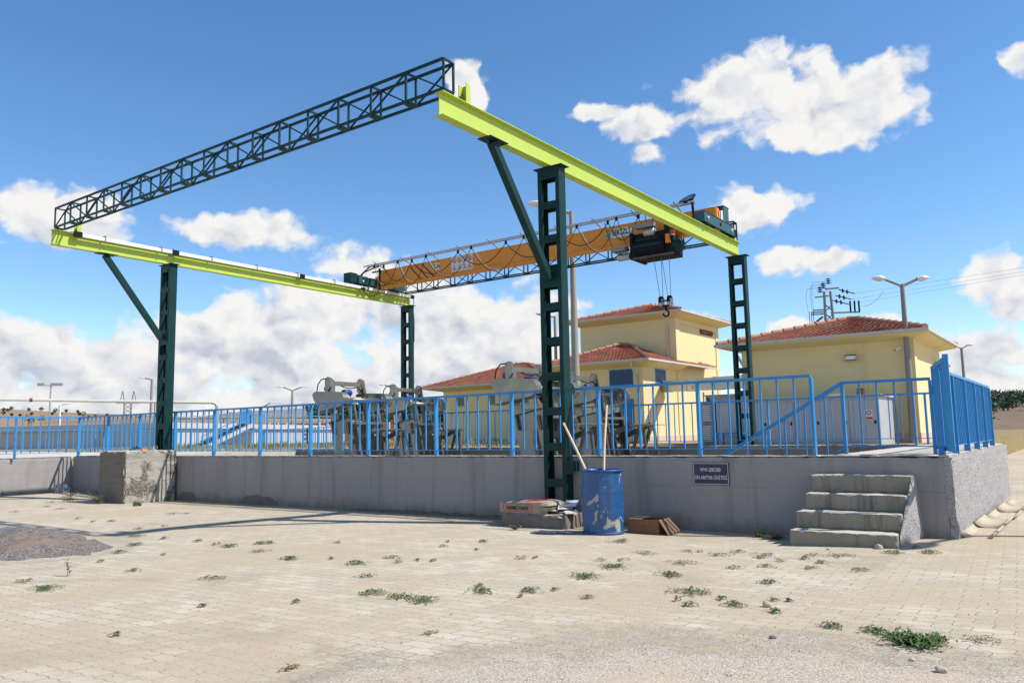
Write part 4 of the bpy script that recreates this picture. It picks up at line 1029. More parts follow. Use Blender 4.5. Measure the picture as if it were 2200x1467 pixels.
    m = MB(); m.box(-8.60, -8.50, 13.95, 15.15, 1.50, 1.57); m.box(-8.60, -8.2, 14.0, 15.1, 1.535, 1.55); m.build('table', S, t)
    for y in (14.25, 14.85):
        m = MB(); m.bar((-8.5, y, 1.50), (-8.9, y, 0.3), 0.05, 0.07); m.bar((-8.4, y, 1.48), (-8.25, y, 0.3), 0.05, 0.07); m.build('table_leg', D, t)
        m = MB(); m.box(-8.5, -8.4, y - 0.04, y + 0.04, 1.40, 1.50); m.build('bolt_plate', 'galvanised', t)
    return t
m3 = machine('stainless bar screen directly behind the near green column and blue drum')
dup(m3, (-16.2, 14.0, 0.25), 'leftmost stainless bar screen, its rounded guard free against the sky')
dup(m3, (-17.15, 17.35, 0.25), 'stainless bar screen second from the left, in front of the far left column')
dup(m3, (-10.78, 17.35, 0.25), 'rightmost stainless bar screen, in front of the blue shuttered window')

# ================================================================= BUILDINGS
def roof(parent, x0, x1, y0, y1, ze, ridge, course=0.21, name='roof', gut=True):
    """hip roof: ridge is one apex or two points"""
    A = Vector((x0, y0, ze)); B = Vector((x1, y0, ze)); C_ = Vector((x1, y1, ze)); D_ = Vector((x0, y1, ze))
    r = [Vector(p) for p in ridge]; r0 = r[0]; r1 = r[-1]
    faces = [(A, B, r1, r0), (B, C_, r1, r1), (C_, D_, r0, r1), (D_, A, r0, r0)]
    m = MB()
    for (a, b, c, d) in faces:
        nrm = (b - a).cross(d - a).normalized()
        if nrm.z < 0: nrm = -nrm
        L = ((a + b) / 2 - (c + d) / 2).length; n = max(2, int(L / course))
        for k_ in range(n):
            t0, t1 = k_ / n, (k_ + 1) / n
            p, q = a.lerp(d, t0), b.lerp(c, t0); p2, q2 = a.lerp(d, t1), b.lerp(c, t1)
            W = (q - p).length; nn = max(1, int(W / 0.095)); lift = 0.035
            vs = []
            for i in range(nn + 1):
                u = i / nn; w = 0.012 * (1 if i % 2 else -1)
                lo = p.lerp(q, u); hi = p2.lerp(q2, u)
                vs += [lo + nrm * (-0.01), lo + nrm * (lift + w), hi + nrm * (0.008 + w)]
            fs = []
            for i in range(nn):
                o_ = i * 3
                fs += [(o_, o_ + 3, o_ + 4, o_ + 1), (o_ + 1, o_ + 4, o_ + 5, o_ + 2)]
            m.add(vs, fs)
    rf = m.build(name, 'roof_tile', parent)
    m = MB()
    for a, b in ((A, r0), (B, r1), (C_, r1), (D_, r0)) + (((r0, r1),) if len(r) > 1 else ()):
        L = (b - a).length; n = max(2, int(L / 0.42))
        for k_ in range(n):
            p = a.lerp(b, k_ / n); q = a.lerp(b, (k_ + 1.12) / n)
            m.tube([p + Vector((0, 0, 0.035)), q + Vector((0, 0, 0.01))], 0.105, 8, True, 0.08)
    m.build('ridge_tiles', 'ridge_tile', rf)
    m = MB(); g = 0.10
    m.box(x0 - g, x1 + g, y0 - g, y0 - 0.002, ze - 0.085, ze + 0.005); m.box(x1 + 0.002, x1 + g, y0 - 0.002, y1, ze - 0.085, ze + 0.005); m.box(x0 - g, x0 - 0.002, y0 - 0.002, y1, ze - 0.085, ze + 0.005)
    if gut: m.build('gutter', 'cream_trim', rf)
    return rf
def soffit(parent, x0, x1, y0, y1, wx0, wx1, wy0, wy1, ze, h=0.22):
    # boxed eaves sloping back to the wall
    m = MB()
    a = [(x0, y0, ze - 0.125), (x1, y0, ze - 0.125), (x1, y1, ze - 0.125), (x0, y1, ze - 0.125)]
    b = [(wx0, wy0, ze - h - 0.1), (wx1, wy0, ze - h - 0.1), (wx1, wy1, ze - h - 0.1), (wx0, wy1, ze - h - 0.1)]
    c = [(x0, y0, ze - 0.02), (x1, y0, ze - 0.02), (x1, y1, ze - 0.02), (x0, y1, ze - 0.02)]
    m.add(a + b, [(i, (i + 1) % 4, 4 + (i + 1) % 4, 4 + i) for i in range(4)])
    m.add(a + c, [(i, 4 + i, 4 + (i + 1) % 4, (i + 1) % 4) for i in range(4)])
    m.build('eaves', 'yellow_plaster', parent)
def window(parent, face, c, w, h, mat='blue_shutter', frame='blue_metal'):
    # face: '-y' at y=c[1] or '+x' at x=c[0]
    x, y, z = c; m = MB(); f = MB()
    if face == '-y':
        m.box(x - w / 2, x + w / 2, y - 0.012, y + 0.05, z - h / 2, z + h / 2)
        for a, b_, e_, g in ((x - w / 2 - 0.04, x + w / 2 + 0.04, z + h / 2, z + h / 2 + 0.05), (x - w / 2 - 0.04, x + w / 2 + 0.04, z - h / 2 - 0.05, z - h / 2), (x - w / 2 - 0.04, x - w / 2, z - h / 2, z + h / 2), (x + w / 2, x + w / 2 + 0.04, z - h / 2, z + h / 2)): f.box(a, b_, y - 0.03, y + 0.04, e_, g)
        s_ = MB(); s_.box(x - w / 2 - 0.1, x + w / 2 + 0.1, y - 0.07, y + 0.03, z - h / 2 - 0.10, z - h / 2 - 0.052)
        for k_ in range(int(h / 0.08)): m.box(x - w / 2 + 0.005, x + w / 2 - 0.005, y - 0.02, y - 0.0125, z - h / 2 + k_ * 0.08 + 0.01, z - h / 2 + k_ * 0.08 + 0.06)
    else:
        m.box(x - 0.05, x + 0.012, y - w / 2, y + w / 2, z - h / 2, z + h / 2)
        for a, b_, e_, g in ((y - w / 2 - 0.04, y + w / 2 + 0.04, z + h / 2, z + h / 2 + 0.05), (y - w / 2 - 0.04, y + w / 2 + 0.04, z - h / 2 - 0.05, z - h / 2), (y - w / 2 - 0.04, y - w / 2, z - h / 2, z + h / 2), (y + w / 2, y + w / 2 + 0.04, z - h / 2, z + h / 2)): f.box(x - 0.04, x + 0.03, a, b_, e_, g)
        s_ = MB(); s_.box(x - 0.03, x + 0.07, y - w / 2 - 0.1, y + w / 2 + 0.1, z - h / 2 - 0.10, z - h / 2 - 0.052)
        for k_ in range(int(h / 0.08)): m.box(x + 0.0125, x + 0.02, y - w / 2 + 0.005, y + w / 2 - 0.005, z - h / 2 + k_ * 0.08 + 0.01, z - h / 2 + k_ * 0.08 + 0.06)
    ob = m.build('window_shutter' if mat == 'blue_shutter' else 'window', mat, parent); f.build('window_frame', frame, ob); s_.build('sill', 'cream_trim', ob)
    return ob
def downpipe(parent, x, y, z0, z1, ex, ey):
    m = MB(); m.tube([(x + ex, y + ey, z1), (x + ex, y + ey, z1 - 0.25), (x, y, z1 - 0.75), (x, y, z0)], 0.055, 8); m.build('downpipe', 'cream_trim', parent)
G0 = 0.86
tb = thing('tower_building', 'tall yellow building with red tiled hip roof and a lower annex in front', 'building', (-20, 38, G0))
m = MB(); m.box(-22.80, -17.10, 37.88, 43.74, G0 + 0.33, 7.30)
for (a, b_, c_, d_) in ((-17.10, -17.055, 37.88, 38.35), (-17.10, -17.055, 43.3, 43.74)): m.box(a, b_, c_, d_, G0 + 0.33, 7.25)
m.box(-17.10, -17.055, 38.36, 43.29, 6.98, 7.25)
m.build('wall', 'yellow_plaster', tb)
m = MB(); m.box(-22.1, -17.104, 34.0, 37.879, G0 + 0.33, 4.62); m.box(-17.56, -17.06, 33.96, 33.999, G0 + 0.33, 4.6); m.build('annex_wall', 'yellow_plaster', tb)
m = MB(); m.box(-22.12, -17.07, 33.97, 37.9, G0 - 0.1, G0 + 0.33); m.box(-22.82, -17.04, 37.9, 43.76, G0 - 0.1, G0 + 0.33); m.build('plinth', 'pink_plinth', tb)
roof(tb, -23.4, -16.5, 37.28, 44.4, 7.56, [(-19.75, 40.6, 8.52), (-19.5, 41.2, 8.52)])
soffit(tb, -23.4, -16.5, 37.28, 44.4, -22.8, -17.1, 37.88, 43.74, 7.56)
rf = roof(tb, -22.7, -16.5, 33.4, 41.6, 4.80, [(-19.7, 36.8, 5.98), (-19.6, 37.8, 5.98)], name='annex_roof')
soffit(tb, -22.7, -16.5, 33.4, 37.9, -22.1, -17.1, 34.0, 37.87, 4.80)
window(tb, '-y', (-18.23, 34.0, 4.02), 1.22, 0.70); window(tb, '+x', (-17.1, 35.95, 4.10), 1.05, 0.62)
ob = window(tb, '-y', (-18.0, 34.0, 1.92), 0.70, 2.0, 'blue_metal'); ob.name = 'door'
downpipe(tb, -17.35, 33.93, 1.2, 4.75, 0, -0.55); downpipe(tb, -17.5, 37.80, 5.0, 7.5, 0.2, -0.45)
m = MB(); m.box(-17.12, -17.085, 41.1, 42.9, 6.70, 7.02); vg = m.build('vent_opening', 'rust', tb)
for k_ in range(5):
    m = MB(); m.box(-17.08, -16.98, 41.2 + k_ * 0.34, 41.42 + k_ * 0.34, 6.76, 6.93); m.build('exposed_brick', 'roof_tile', vg)
t = thing('low_building', 'low yellow building with a red hip roof, left of the tower building', 'building', (-30, 42, G0))
m = MB(); m.box(-34.82, -26.5, 40.0, 46, G0 + 0.3, 4.45); m.build('wall', 'yellow_plaster', t)
m = MB(); m.box(-34.84, -26.48, 39.97, 46.02, G0 - 0.1, G0 + 0.3); m.build('plinth', 'pink_plinth', t)
roof(t, -36.0, -25.6, 39.2, 46.9, 4.60, [(-31.0, 43.0, 6.05), (-30.0, 43.0, 6.05)]); soffit(t, -36.0, -25.6, 39.2, 46.9, -34.82, -26.5, 40, 46, 4.60)
for x in (-33.32, -30.78, -28.2): window(t, '-y', (x, 40.0, 3.60), 0.45, 0.48, 'window_dark')
t = rb_ = thing('pump_house', 'yellow building with red hip roof and wall floodlight, at the right', 'building', (-7.4, 31, G0))
m = MB(); m.box(-10.30, -4.57, 28.6, 34.25, G0 + 0.33, 4.30); m.box(-4.57, -4.53, 28.6, 29.05, G0 + 0.33, 4.3); m.build('wall', 'yellow_plaster', t)
m = MB(); m.box(-10.32, -4.51, 28.57, 34.27, G0 - 0.1, G0 + 0.33); m.build('plinth', 'pink_plinth', t)
roof(t, -10.95, -4.05, 27.9, 34.9, 4.50, [(-7.15, 31.4, 5.46), (-6.95, 31.4, 5.46)])
soffit(t, -10.95, -4.05, 27.9, 34.9, -10.3, -4.57, 28.6, 34.25, 4.50, 0.16)
downpipe(t, -10.2, 28.54, 1.2, 4.4, -0.1, -0.5)
fl = thing('wall_floodlight', 'rectangular floodlight on the shaded front of the right yellow building', 'floodlight', (-6.47, 28.5, 3.75))
m = MB(); m.box(-6.65, -6.29, 28.40, 28.52, 3.62, 3.86); ob = m.build('housing', 'cream_trim', fl)
m = MB(); m.box(-6.61, -6.33, 28.385, 28.398, 3.69, 3.81); m.build('glass', 'lamp_glass', ob)
m = MB(); m.box(-6.66, -6.28, 28.375, 28.40, 3.82, 3.845); m.box(-6.66, -6.28, 28.375, 28.40, 3.655, 3.675); m.box(-6.5, -6.44, 28.52, 28.6, 3.7, 3.78); m.build('band', 'black_paint', ob)
fl = thing('side_floodlight', 'small floodlight on the sunlit side of the right yellow building', 'floodlight', (-4.5, 33.0, 3.6))
m = MB(); m.box(-4.56, -4.15, 32.97, 33.03, 3.72, 3.77); m.box(-4.3, -4.1, 32.85, 33.15, 3.62, 3.9); m.bar((-4.2, 32.8, 3.75), (-4.05, 32.8, 3.55), 0.2, 0.04); m.build('housing', 'grey_plastic', fl)
m = MB(); m.add([(-4.098, 32.87, 3.64), (-4.098, 33.13, 3.64), (-4.098, 33.13, 3.88), (-4.098, 32.87, 3.88)], [(0, 1, 2, 3)]); m.build('glass', 'lamp_glass', fl)
t = thing('security_camera', 'small white camera under the eaves of the right yellow building', 'camera', (-4.95, 28.5, 3.95))
m = MB(); m.bar((-4.95, 28.6, 3.98), (-4.95, 28.5, 3.95), 0.03, 0.03); m.bar((-5.06, 28.42, 3.90), (-4.86, 28.5, 3.99), 0.07, 0.07); m.build('body', 'white_plastic', t)
m = MB(); m.bar((-5.075, 28.414, 3.893), (-5.061, 28.42, 3.9), 0.055, 0.055); m.build('lens', 'black_paint', t)
# duct on the tower building
t = thing('sheet_metal_duct', 'long shiny metal duct joining the tower building at its right side', 'duct', (-13, 32, 3.2))
a = Vector((-17.0, 36.30, 0)); b = Vector((-10.9, 31.0, 0))
m = MB(); m.bar(a + Vector((0, 0, 3.60)), b + Vector((0, 0, 3.30)), 0.5, 0.53); m.build('duct', 'duct_steel', t)
for k_ in (0.02, 0.35, 0.68, 0.98):
    p = a.lerp(b, k_); q = a.lerp(b, k_ + 0.012); z = 3.60 - 0.30 * k_; m = MB(); m.bar(p + Vector((0, 0, z)), q + Vector((0, 0, z)), 0.54, 0.57); m.build('joint_flange', 'duct_steel', t)
for k_ in (0.5, 0.9):
    p = a.lerp(b, k_); m = MB(); m.bar((p.x, p.y, G0), (p.x, p.y, 3.1), 0.06, 0.06); m.build('support_leg', 'galvanised', t)
p = a.lerp(b, 0.42); m = MB(); m.box(p.x - 0.03, p.x + 0.03, p.y - 0.45, p.y - 0.44, 3.3, 3.42); m.build('sticker', 'sticker_yellow', t)

# electrical cabinets
t = thing('white_cabinet', 'long white metal cabinet with doors in front of the right building', 'cabinet', (-7.2, 26.6, G0))
m = MB(); m.box(-10.35, -5.20, 26.0, 28.05, G0, 2.33); m.build('body', 'white_cabinet', t)
m = MB(); m.box(-10.42, -5.12, 25.93, 28.10, 2.332, 2.39); m.build('lid', 'cream_trim', t)
for i in range(6):
    x0 = -10.25 + i * 0.84; m = MB(); m.box(x0, x0 + 0.80, 25.975, 25.998, G0 + 0.1, 2.24); ob = m.build('door', 'white_cabinet', t)
    m = MB(); m.box(x0 + 0.70, x0 + 0.75, 25.955, 25.974, 1.50, 1.60); m.build('handle', 'black_paint', ob)
m = MB(); m.box(-5.62, -5.38, 25.968, 25.974, 1.62, 1.93); sg = m.build('warning_sticker', 'sticker_white', t)
m = MB(); m.box(-5.60, -5.40, 25.962, 25.967, 1.64, 1.70); m.lathe((-5.5, 25.965, 1.83), [(0.045, -0.002), (0.07, -0.002)], 16, 'y'); m.build('red_mark', 'red_print', sg)
t = thing('louvred_unit', 'grey unit with two louvred panels behind the far right column', 'ventilation unit', (-10.75, 27, G0))
m = MB(); m.box(-11.05, -10.46, 26.1, 27.6, G0, 2.36); m.build('body', 'grey_plastic', t)
for z0_ in (G0 + 0.15, G0 + 0.85):
    m = MB()
    for k_ in range(8): m.box(-10.98, -10.55, 26.06, 26.098, z0_ + k_ * 0.07, z0_ + k_ * 0.07 + 0.04)
    m.build('louvre_panel', 'white_plastic', t)
t = thing('grey_kiosk', 'pale grey sheet metal kiosk with a sloping lid, right of the tower building', 'kiosk', (-11.4, 29.4, G0))
m = MB(); m.box(-11.95, -10.4, 29.0, 30.2, 1.25, 2.70); m.box(-11.8, -10.5, 29.1, 30.1, G0, 1.25); m.build('body', 'white_cabinet', t)
m = MB(); m.box(-12.0, -10.35, 28.94, 30.26, 2.70, 2.74); m.build('lid', 'galvanised', t)
m = MB(); m.box(-11.97, -10.38, 28.97, 28.998, 1.95, 1.965); m.build('seam', 'black_paint', t)
tag(MB().bar((-11.75, 28.7, 2.62), (-10.75, 28.5, G0), 0.09, 0.07).build('rusty_plank', 'rust', origin=(-11, 28.6, G0)), 'rusty brown bar leaning against the pale grey kiosk', 'bar')
bf = thing('blue_stand', 'low blue metal frame behind the back railing, below the grey kiosk', 'stand', (-9.7, 25.5, G0))
m = MB(); m.box(-10.1, -9.2, 25.2, 25.8, 1.26, 1.31); m.build('top', 'blue_metal', bf)
for x in (-10.07, -9.28):
    for y in (25.23, 25.74): m = MB(); m.box(x, x + 0.05, y, y + 0.05, G0, 1.259); m.build('leg', 'blue_metal', bf)
tag(MB().lathe((-5.9, 27.0, 2.39), [(0.001, 0), (0.12, 0), (0.14, 0.06), (0.11, 0.2), (0.15, 0.24), (0.001, 0.24)], 12).build('red_bucket', 'rust', origin=(-5.9, 27.0, 2.39)), 'small dark red bucket standing on the white cabinet', 'bucket')
tag(MB().bar((-6.75, 26.5, 2.42), (-6.35, 26.6, 2.45), 0.3, 0.05).build('board_scrap', 'wood_handle', origin=(-6.5, 26.5, 2.4)), 'pale board scrap lying on the white cabinet', 'board')

# ================================================================= LAMPS, POLES
def luminaire(m, p, d, L=0.75):
    d = Vector(d).normalized(); p = Vector(p); s_ = Vector((-d.y, d.x, 0))
    n = 10; rings = []
    for i in range(7):
        t_ = i / 6; w = 0.02 + 0.15 * math.sin(math.pi * min(1, 0.15 + t_ * 0.8)); h = w * 0.55
        c = p + d * L * t_ + Vector((0, 0, 0.03 * t_))
        rings.append([c + s_ * w * math.cos(2 * math.pi * k_ / n) + Vector((0, 0, h * math.sin(2 * math.pi * k_ / n))) for k_ in range(n)])
    vs = [v for r in rings for v in r]; fs = [(i * n + k_, i * n + (k_ + 1) % n, (i + 1) * n + (k_ + 1) % n, (i + 1) * n + k_) for i in range(6) for k_ in range(n)]
    m.add(vs, fs, True); m.add(rings[-1], [tuple(range(n))]); m.add(rings[0], [tuple(reversed(range(n)))])
def lamp(label, base, top, arms, r0=0.11, r1=0.06, mat='lamp_pole_concrete', L=0.75, group='street lamps on the site', armr=0.045, rise=0.12):
    t = thing('street_lamp', label, 'street lamp', base, group)
    m = MB(); m.tube([base, (base[0], base[1], (base[2] + top) / 2), (base[0], base[1], top)], r0, 12, True, r1); m.build('pole', mat, t)
    for (dx, dy, al) in arms:
        d = Vector((dx, dy, 0)).normalized(); p = Vector((base[0], base[1], top - 0.05)); q = p + d * al + Vector((0, 0, al * rise + 0.1))
        m = MB(); m.tube([p - Vector((0, 0, 0.25)), p + d * 0.05, q], armr, 8); ar = m.build('arm', mat, t)
        m = MB(); luminaire(m, q - d * 0.05, d, L); m.build('lamp_head', 'white_plastic', ar)
    return t
lamp('tall concrete street lamp right behind the near green column', (-12.42, 20.3, G0), 8.15, [(-0.85, -0.55, 0.85)], 0.145, 0.065, L=0.55, rise=0.25, armr=0.06)
lamp('concrete street lamp with one arm, seen through the openings of the near column', (-24.35, 37.7, G0), 8.05, [(-0.8, -0.6, 0.7)], 0.12, 0.08, L=0.45)
lamp('double armed grey street lamp in front of the right yellow building', (-4.70, 28.35, G0), 6.05, [(-0.8, -0.62, 0.62), (0.8, 0.62, 0.55)], 0.13, 0.065, 'lamp_pole_grey', L=0.42, rise=0.22)
lamp('small double armed street lamp beyond the right yellow building', (-7.6, 68.4, 0), 7.3, [(-0.8, -0.62, 0.5), (0.8, 0.62, 0.5)], 0.13, 0.09, 'lamp_pole_grey', L=0.5, rise=0.3)
lamp('double armed street lamp left of the leftmost bar screen', (-86.5, 68.6, G0), 7.9, [(-0.62, -0.8, 1.2), (0.62, 0.8, 1.2)], 0.2, 0.14, L=1.0, armr=0.1, rise=0.3)
lamp('short single armed street lamp above the railing, left of the double armed one', (-123, 90.5, 0), 7.2, [(0.7, 0.9, 1.6)], 0.22, 0.16, L=1.1, armr=0.13, rise=0.5)
lamp('street lamp peeking out behind the second bar screen', (-67.3, 68.4, G0), 7.2, [(-0.7, -0.7, 1.2)], 0.14, 0.1, L=0.7, armr=0.09, rise=0.3)
lamp('tall single armed street lamp just left of the far left green column', (-114.8, 64.8, 0), 10.8, [(-0.8, -0.8, 1.0)], 0.22, 0.17, L=1.0, armr=0.12, rise=0.1)
lamp('distant lamp head low beside the far left green column', (-150.0, 85.5, 0), 9.2, [(-0.8, -0.8, 1.3)], 0.2, 0.17, L=1.3, armr=0.12, rise=0.1)
lamp('thin distant street lamp right of the floodlight mast', (-115.5, 52.0, 0), 6.6, [(0.5, 0.8, 0.5)], 0.16, 0.16, 'white_plastic', L=0.9, armr=0.1, rise=0.3)
lamp('street lamp outside the right edge that throws its shadow on the paving', (3.3, 13.6, 0), 6.0, [(-0.2, -0.97, 0.9)], 0.10, 0.06)
t = thing('floodlight_mast', 'grey mast with paired floodlights above the left railing', 'floodlight mast', (-84.8, 37.2, 0))
m = MB(); m.tube([(-84.8, 37.2, 0), (-84.8, 37.2, 7.2)], 0.10, 8, True, 0.07); m.build('mast', 'galvanised', t)
m = MB(); m.bar((-85.5, 36.4, 7.2), (-84.1, 37.9, 7.2), 0.07, 0.07); m.build('crossbar', 'lamp_pole_grey', t)
for a_, b_ in ((-85.4, 36.5), (-84.6, 37.4), (-84.25, 37.75)):
    m = MB(); m.bar((a_ - 0.22, b_ - 0.22, 7.3), (a_ + 0.22, b_ + 0.22, 7.3), 0.2, 0.28); m.build('floodlight', 'galvanised', t)
# dome camera mast at the left edge
t = thing('dome_camera', 'white dome camera on a bracket at the left edge of the picture', 'camera', (-31.5, 11.0, 0.9))
m = MB(); m.tube([(-31.72, 10.3, 0.9), (-31.72, 10.3, 5.6)], 0.07, 8); m.build('mast', 'lamp_pole_grey', t)
m = MB(); m.sphere((-31.35, 11.05, 4.75), 0.17, 12, 8); m.tube([(-31.35, 11.05, 4.9), (-31.35, 11.05, 5.15), (-31.7, 10.3, 5.15)], 0.05, 8); m.build('dome', 'white_plastic', t)
m = MB(); m.box(-31.6, -31.3, 10.5, 11.25, 4.17, 4.24); m.build('tray', 'galvanised', t)
m = MB(); m.box(-31.6, -31.3, 10.6, 11.15, 4.24, 4.31); m.build('beacon', 'red_paint', t)

# utility pole with insulators
t = thing('utility_pole', 'lattice power pole with dark insulators behind the right red roof', 'power pole', (-12.9, 51.7, 0))
PX, PY = -12.9, 51.7
u_ = Vector((math.cos(0.5), math.sin(0.5), 0)); w_ = Vector((-u_.y, u_.x, 0)); P0 = Vector((PX, PY, 0))
m = MB(); m.bar(P0 - u_ * 0.33, P0 - u_ * 0.17 + Vector((0, 0, 10.0)), 0.12, 0.16); m.bar(P0 + u_ * 0.62, P0 + u_ * 0.2 + Vector((0, 0, 10.0)), 0.12, 0.16)
m.bar(P0 - u_ * 0.75 + Vector((0, 0, 9.65)), P0 + u_ * 0.1 + Vector((0, 0, 9.72)), 0.08, 0.08)
pl_ = m.build('pole_legs', 'lamp_pole_grey', t)
m = MB()
for z in (8.0, 8.6, 9.2): m.bar(P0 - u_ * 0.2 + Vector((0, 0, z)), P0 + u_ * 0.3 + Vector((0, 0, z - 0.5)), 0.05, 0.05); m.bar(P0 + u_ * 0.3 + Vector((0, 0, z)), P0 - u_ * 0.2 + Vector((0, 0, z - 0.5)), 0.05, 0.05)
m.build('lattice_bracing', 'black_paint', t)
m = MB(); m.bar(P0 + u_ * -0.1 + Vector((0, 0, 10.15)), P0 + u_ * 0.75 + Vector((0, 0, 10.2)), 0.09, 0.09); m.bar(P0 + u_ * 0.15 + Vector((0, 0, 8.62)), P0 + u_ * 1.9 + Vector((0, 0, 8.62)), 0.09, 0.09); m.build('crossarm', 'lamp_pole_grey', t)
for dx, z in ((-0.42, 9.95), (-0.2, 10.2), (0.12, 10.48)):
    m = MB()
    for j in range(3): m.lathe(P0 + u_ * dx + Vector((0, 0, z + j * 0.13)), [(0.04, 0), (0.18, 0.03), (0.05, 0.10)], 10)
    m.build('insulator', 'insulator_brown', t)
for i, (dx, z) in enumerate(((0.72, 10.08), (0.50, 9.72), (0.30, 9.42))):
    m = MB(); a = P0 + u_ * dx + Vector((0, 0, z)); b = a + u_ * 0.95 + Vector((0, 0, -0.28)); m.tube([a, b], 0.035, 6)
    for j in range(2):
        c = a.lerp(b, 0.25 + 0.28 * j); m.sphere(c, 0.15, 8, 5, (0.5, 0.5, 1.0))
    m.build('strain_insulator', 'insulator_brown', t)
for i in range(3):
    m = MB(); c = P0 + u_ * (1.35 + 0.26 * i) + Vector((0, 0, 8.62)); m.tube([c, c + Vector((0, 0, 0.72))], 0.055, 8); m.build('surge_arrester', 'black_paint', t)
m = MB()
for j, z in enumerate((8.55, 8.68, 8.82, 7.6, 7.74, 7.88)): m.bar(P0 - u_ * (1.05 - 0.07 * (j % 3)) + Vector((0, 0, z)), P0 - u_ * 0.25 + Vector((0, 0, z + 0.03)), 0.07, 0.07)
m.bar(P0 - u_ * 1.0 + Vector((0, 0, 7.9)), P0 - u_ * 0.35 + Vector((0, 0, 8.4)), 0.14, 0.12)
for dx in (1.15, 1.02, 0.9): m.bar(P0 - u_ * dx + Vector((0, 0, 7.6)), P0 - u_ * dx + Vector((0, 0, 8.75)), 0.035, 0.035)
m.build('disconnector_switch', 'insulator_brown', t)
m = MB()
for i, (a_, b_) in enumerate(((-0.42, 1.3), (-0.2, 1.05), (0.1, 0.95))):
    z = 10.1 + i * 0.2; m.tube([P0 + u_ * a_ + Vector((0, 0, z + 0.15)), P0 - u_ * (b_ - 0.1) + Vector((0, 0, z + 0.1)), P0 - u_ * b_ + Vector((0, 0, 9.6)), P0 - u_ * (b_ - 0.1) + Vector((0, 0, 8.7))], 0.012, 4)
m.tube(arc(P0 + u_ * 3.4 + Vector((0, 0, 9.9)), P0 + u_ * 2.0 + Vector((0, 0, 9.0)), 0.3, 8), 0.012, 4)
m.build('jumper_wire', 'rope_steel', t)
for i, (dx, z) in enumerate(((1.67, 9.80), (1.45, 9.44), (1.25, 9.14))):
    a = P0 + u_ * dx + Vector((0, 0, z)); b = Vector((95, 71 - i * 1.0, 20.5 + i * 0.6)); m = MB(); m.tube(arc(a, b, 0.8, 24), 0.006, 4)
    tag(m.build('power_line', 'rope_steel', origin=a), ('topmost' if i == 0 else 'middle' if i == 1 else 'lowest') + ' of three thin power lines running right from the power pole', 'power line', 'power lines at the right')
# distant lattice pylon
t = thing('lattice_pylon', 'distant lattice pylon above the white pipe at the left', 'pylon', (-392, 209, 0))
d_ = Vector((-0.47, -0.88, 0)); P0 = Vector((-392, 209, 0)); m = MB()
for s_ in (-1.6, 1.6):
    m.bar(P0 + d_ * s_, P0 + d_ * s_ + Vector((0, 0, 21)), 0.55, 0.55)
    m.bar(P0 + d_ * s_ + Vector((0, 0, 21)), P0 + d_ * s_ * 1.6 + Vector((0, 0, 27)), 0.4, 0.4); m.bar(P0 + d_ * s_ * 2.4 + Vector((0, 0, 21)), P0 + d_ * s_ * 1.6 + Vector((0, 0, 27)), 0.4, 0.4)
for z in range(2, 21, 2): m.bar(P0 + d_ * 1.6 + Vector((0, 0, z)), P0 - d_ * 1.6 + Vector((0, 0, z + 2)), 0.3, 0.3); m.bar(P0 - d_ * 1.6 + Vector((0, 0, z)), P0 + d_ * 1.6 + Vector((0, 0, z + 2)), 0.3, 0.3)
m.bar(P0 - d_ * 5.5 + Vector((0, 0, 21)), P0 + d_ * 5.5 + Vector((0, 0, 21)), 0.4, 0.4); m.build('lattice', 'lamp_pole_grey', t)

# white overhead pipe
t = thing('overhead_pipe', 'long pale pipe running level above the left railing and turning down', 'pipe', (-35.6, 23.6, G0))
e0 = Vector((-35.66, 23.6, 3.25)); s0 = Vector((-40.6, 13.9, 3.40)); dd = (s0 - e0).normalized()
m = MB(); m.tube([e0 + dd * 0.25, s0, s0 + dd * 12], 0.072, 12); m.build('pipe', 'cream_trim', t)
m = MB(); m.tube([e0 + dd * 0.26, e0 + dd * 0.08 - Vector((0, 0, 0.03)), e0 - Vector((0, 0, 0.22)), e0 - Vector((0, 0, 2.6))], 0.076, 10); m.build('downpipe', 'galvanised', t)
m = MB(); q = e0 + dd * 8.0; m.tube([q, q + dd * 0.12], 0.09, 10); m.build('coupling', 'rust', t)

# ================================================================= TANK AND STAIR (left background)
t = thing('settling_tank', 'big grey concrete tank with a projecting rim, far left behind the railings', 'tank', (-75, 50, 0))
C0 = Vector((-69.0, 41.0, 0)); Lf = Vector((-95.0, 32.0, 0)); Rt = Vector((-85.0, 75.3, 0))
def wallseg(a, b, z0, z1, th, mat, name, par):
    a = Vector(a); b = Vector(b); n_ = Vector(((b - a).y, -(b - a).x, 0)).normalized() * th
    m = MB(); vs = [a, b, b + n_, a + n_]; m.add([v + Vector((0, 0, z0)) for v in vs] + [v + Vector((0, 0, z1)) for v in vs], [(3, 2, 1, 0), (4, 5, 6, 7), (0, 1, 5, 4), (1, 2, 6, 5), (2, 3, 7, 6), (3, 0, 4, 7)])
    return m.build(name, mat, par)
def ring(z0, z1, out, mat, name):
    m = MB()
    dl = (Lf - C0).normalized(); dr = (Rt - C0).normalized()
    nl = Vector((-dl.y, dl.x, 0)); nl = nl if nl.y < 0 else -nl
    nr = Vector((dr.y, -dr.x, 0)); nr = nr if nr.x > 0 else -nr
    c = C0 + (nl + nr) * out
    pts = [Lf + nl * out, c, Rt + nr * out, Rt - nr * 0.4, C0 - nl * 0.4 - nr * 0.4, Lf - nl * 0.4]
    n = 6
    m.add([p + Vector((0, 0, z0)) for p in pts] + [p + Vector((0, 0, z1)) for p in pts], [tuple(range(n))[::-1], tuple(range(n, 2 * n))] + [(i, (i + 1) % n, (i + 1) % n + n, i + n) for i in range(n)])
    return m.build(name, mat, t), nl, nr, dr
_, nl, nr, dr = ring(0.0, 2.55, 0.0, 'tank_grey', 'wall')
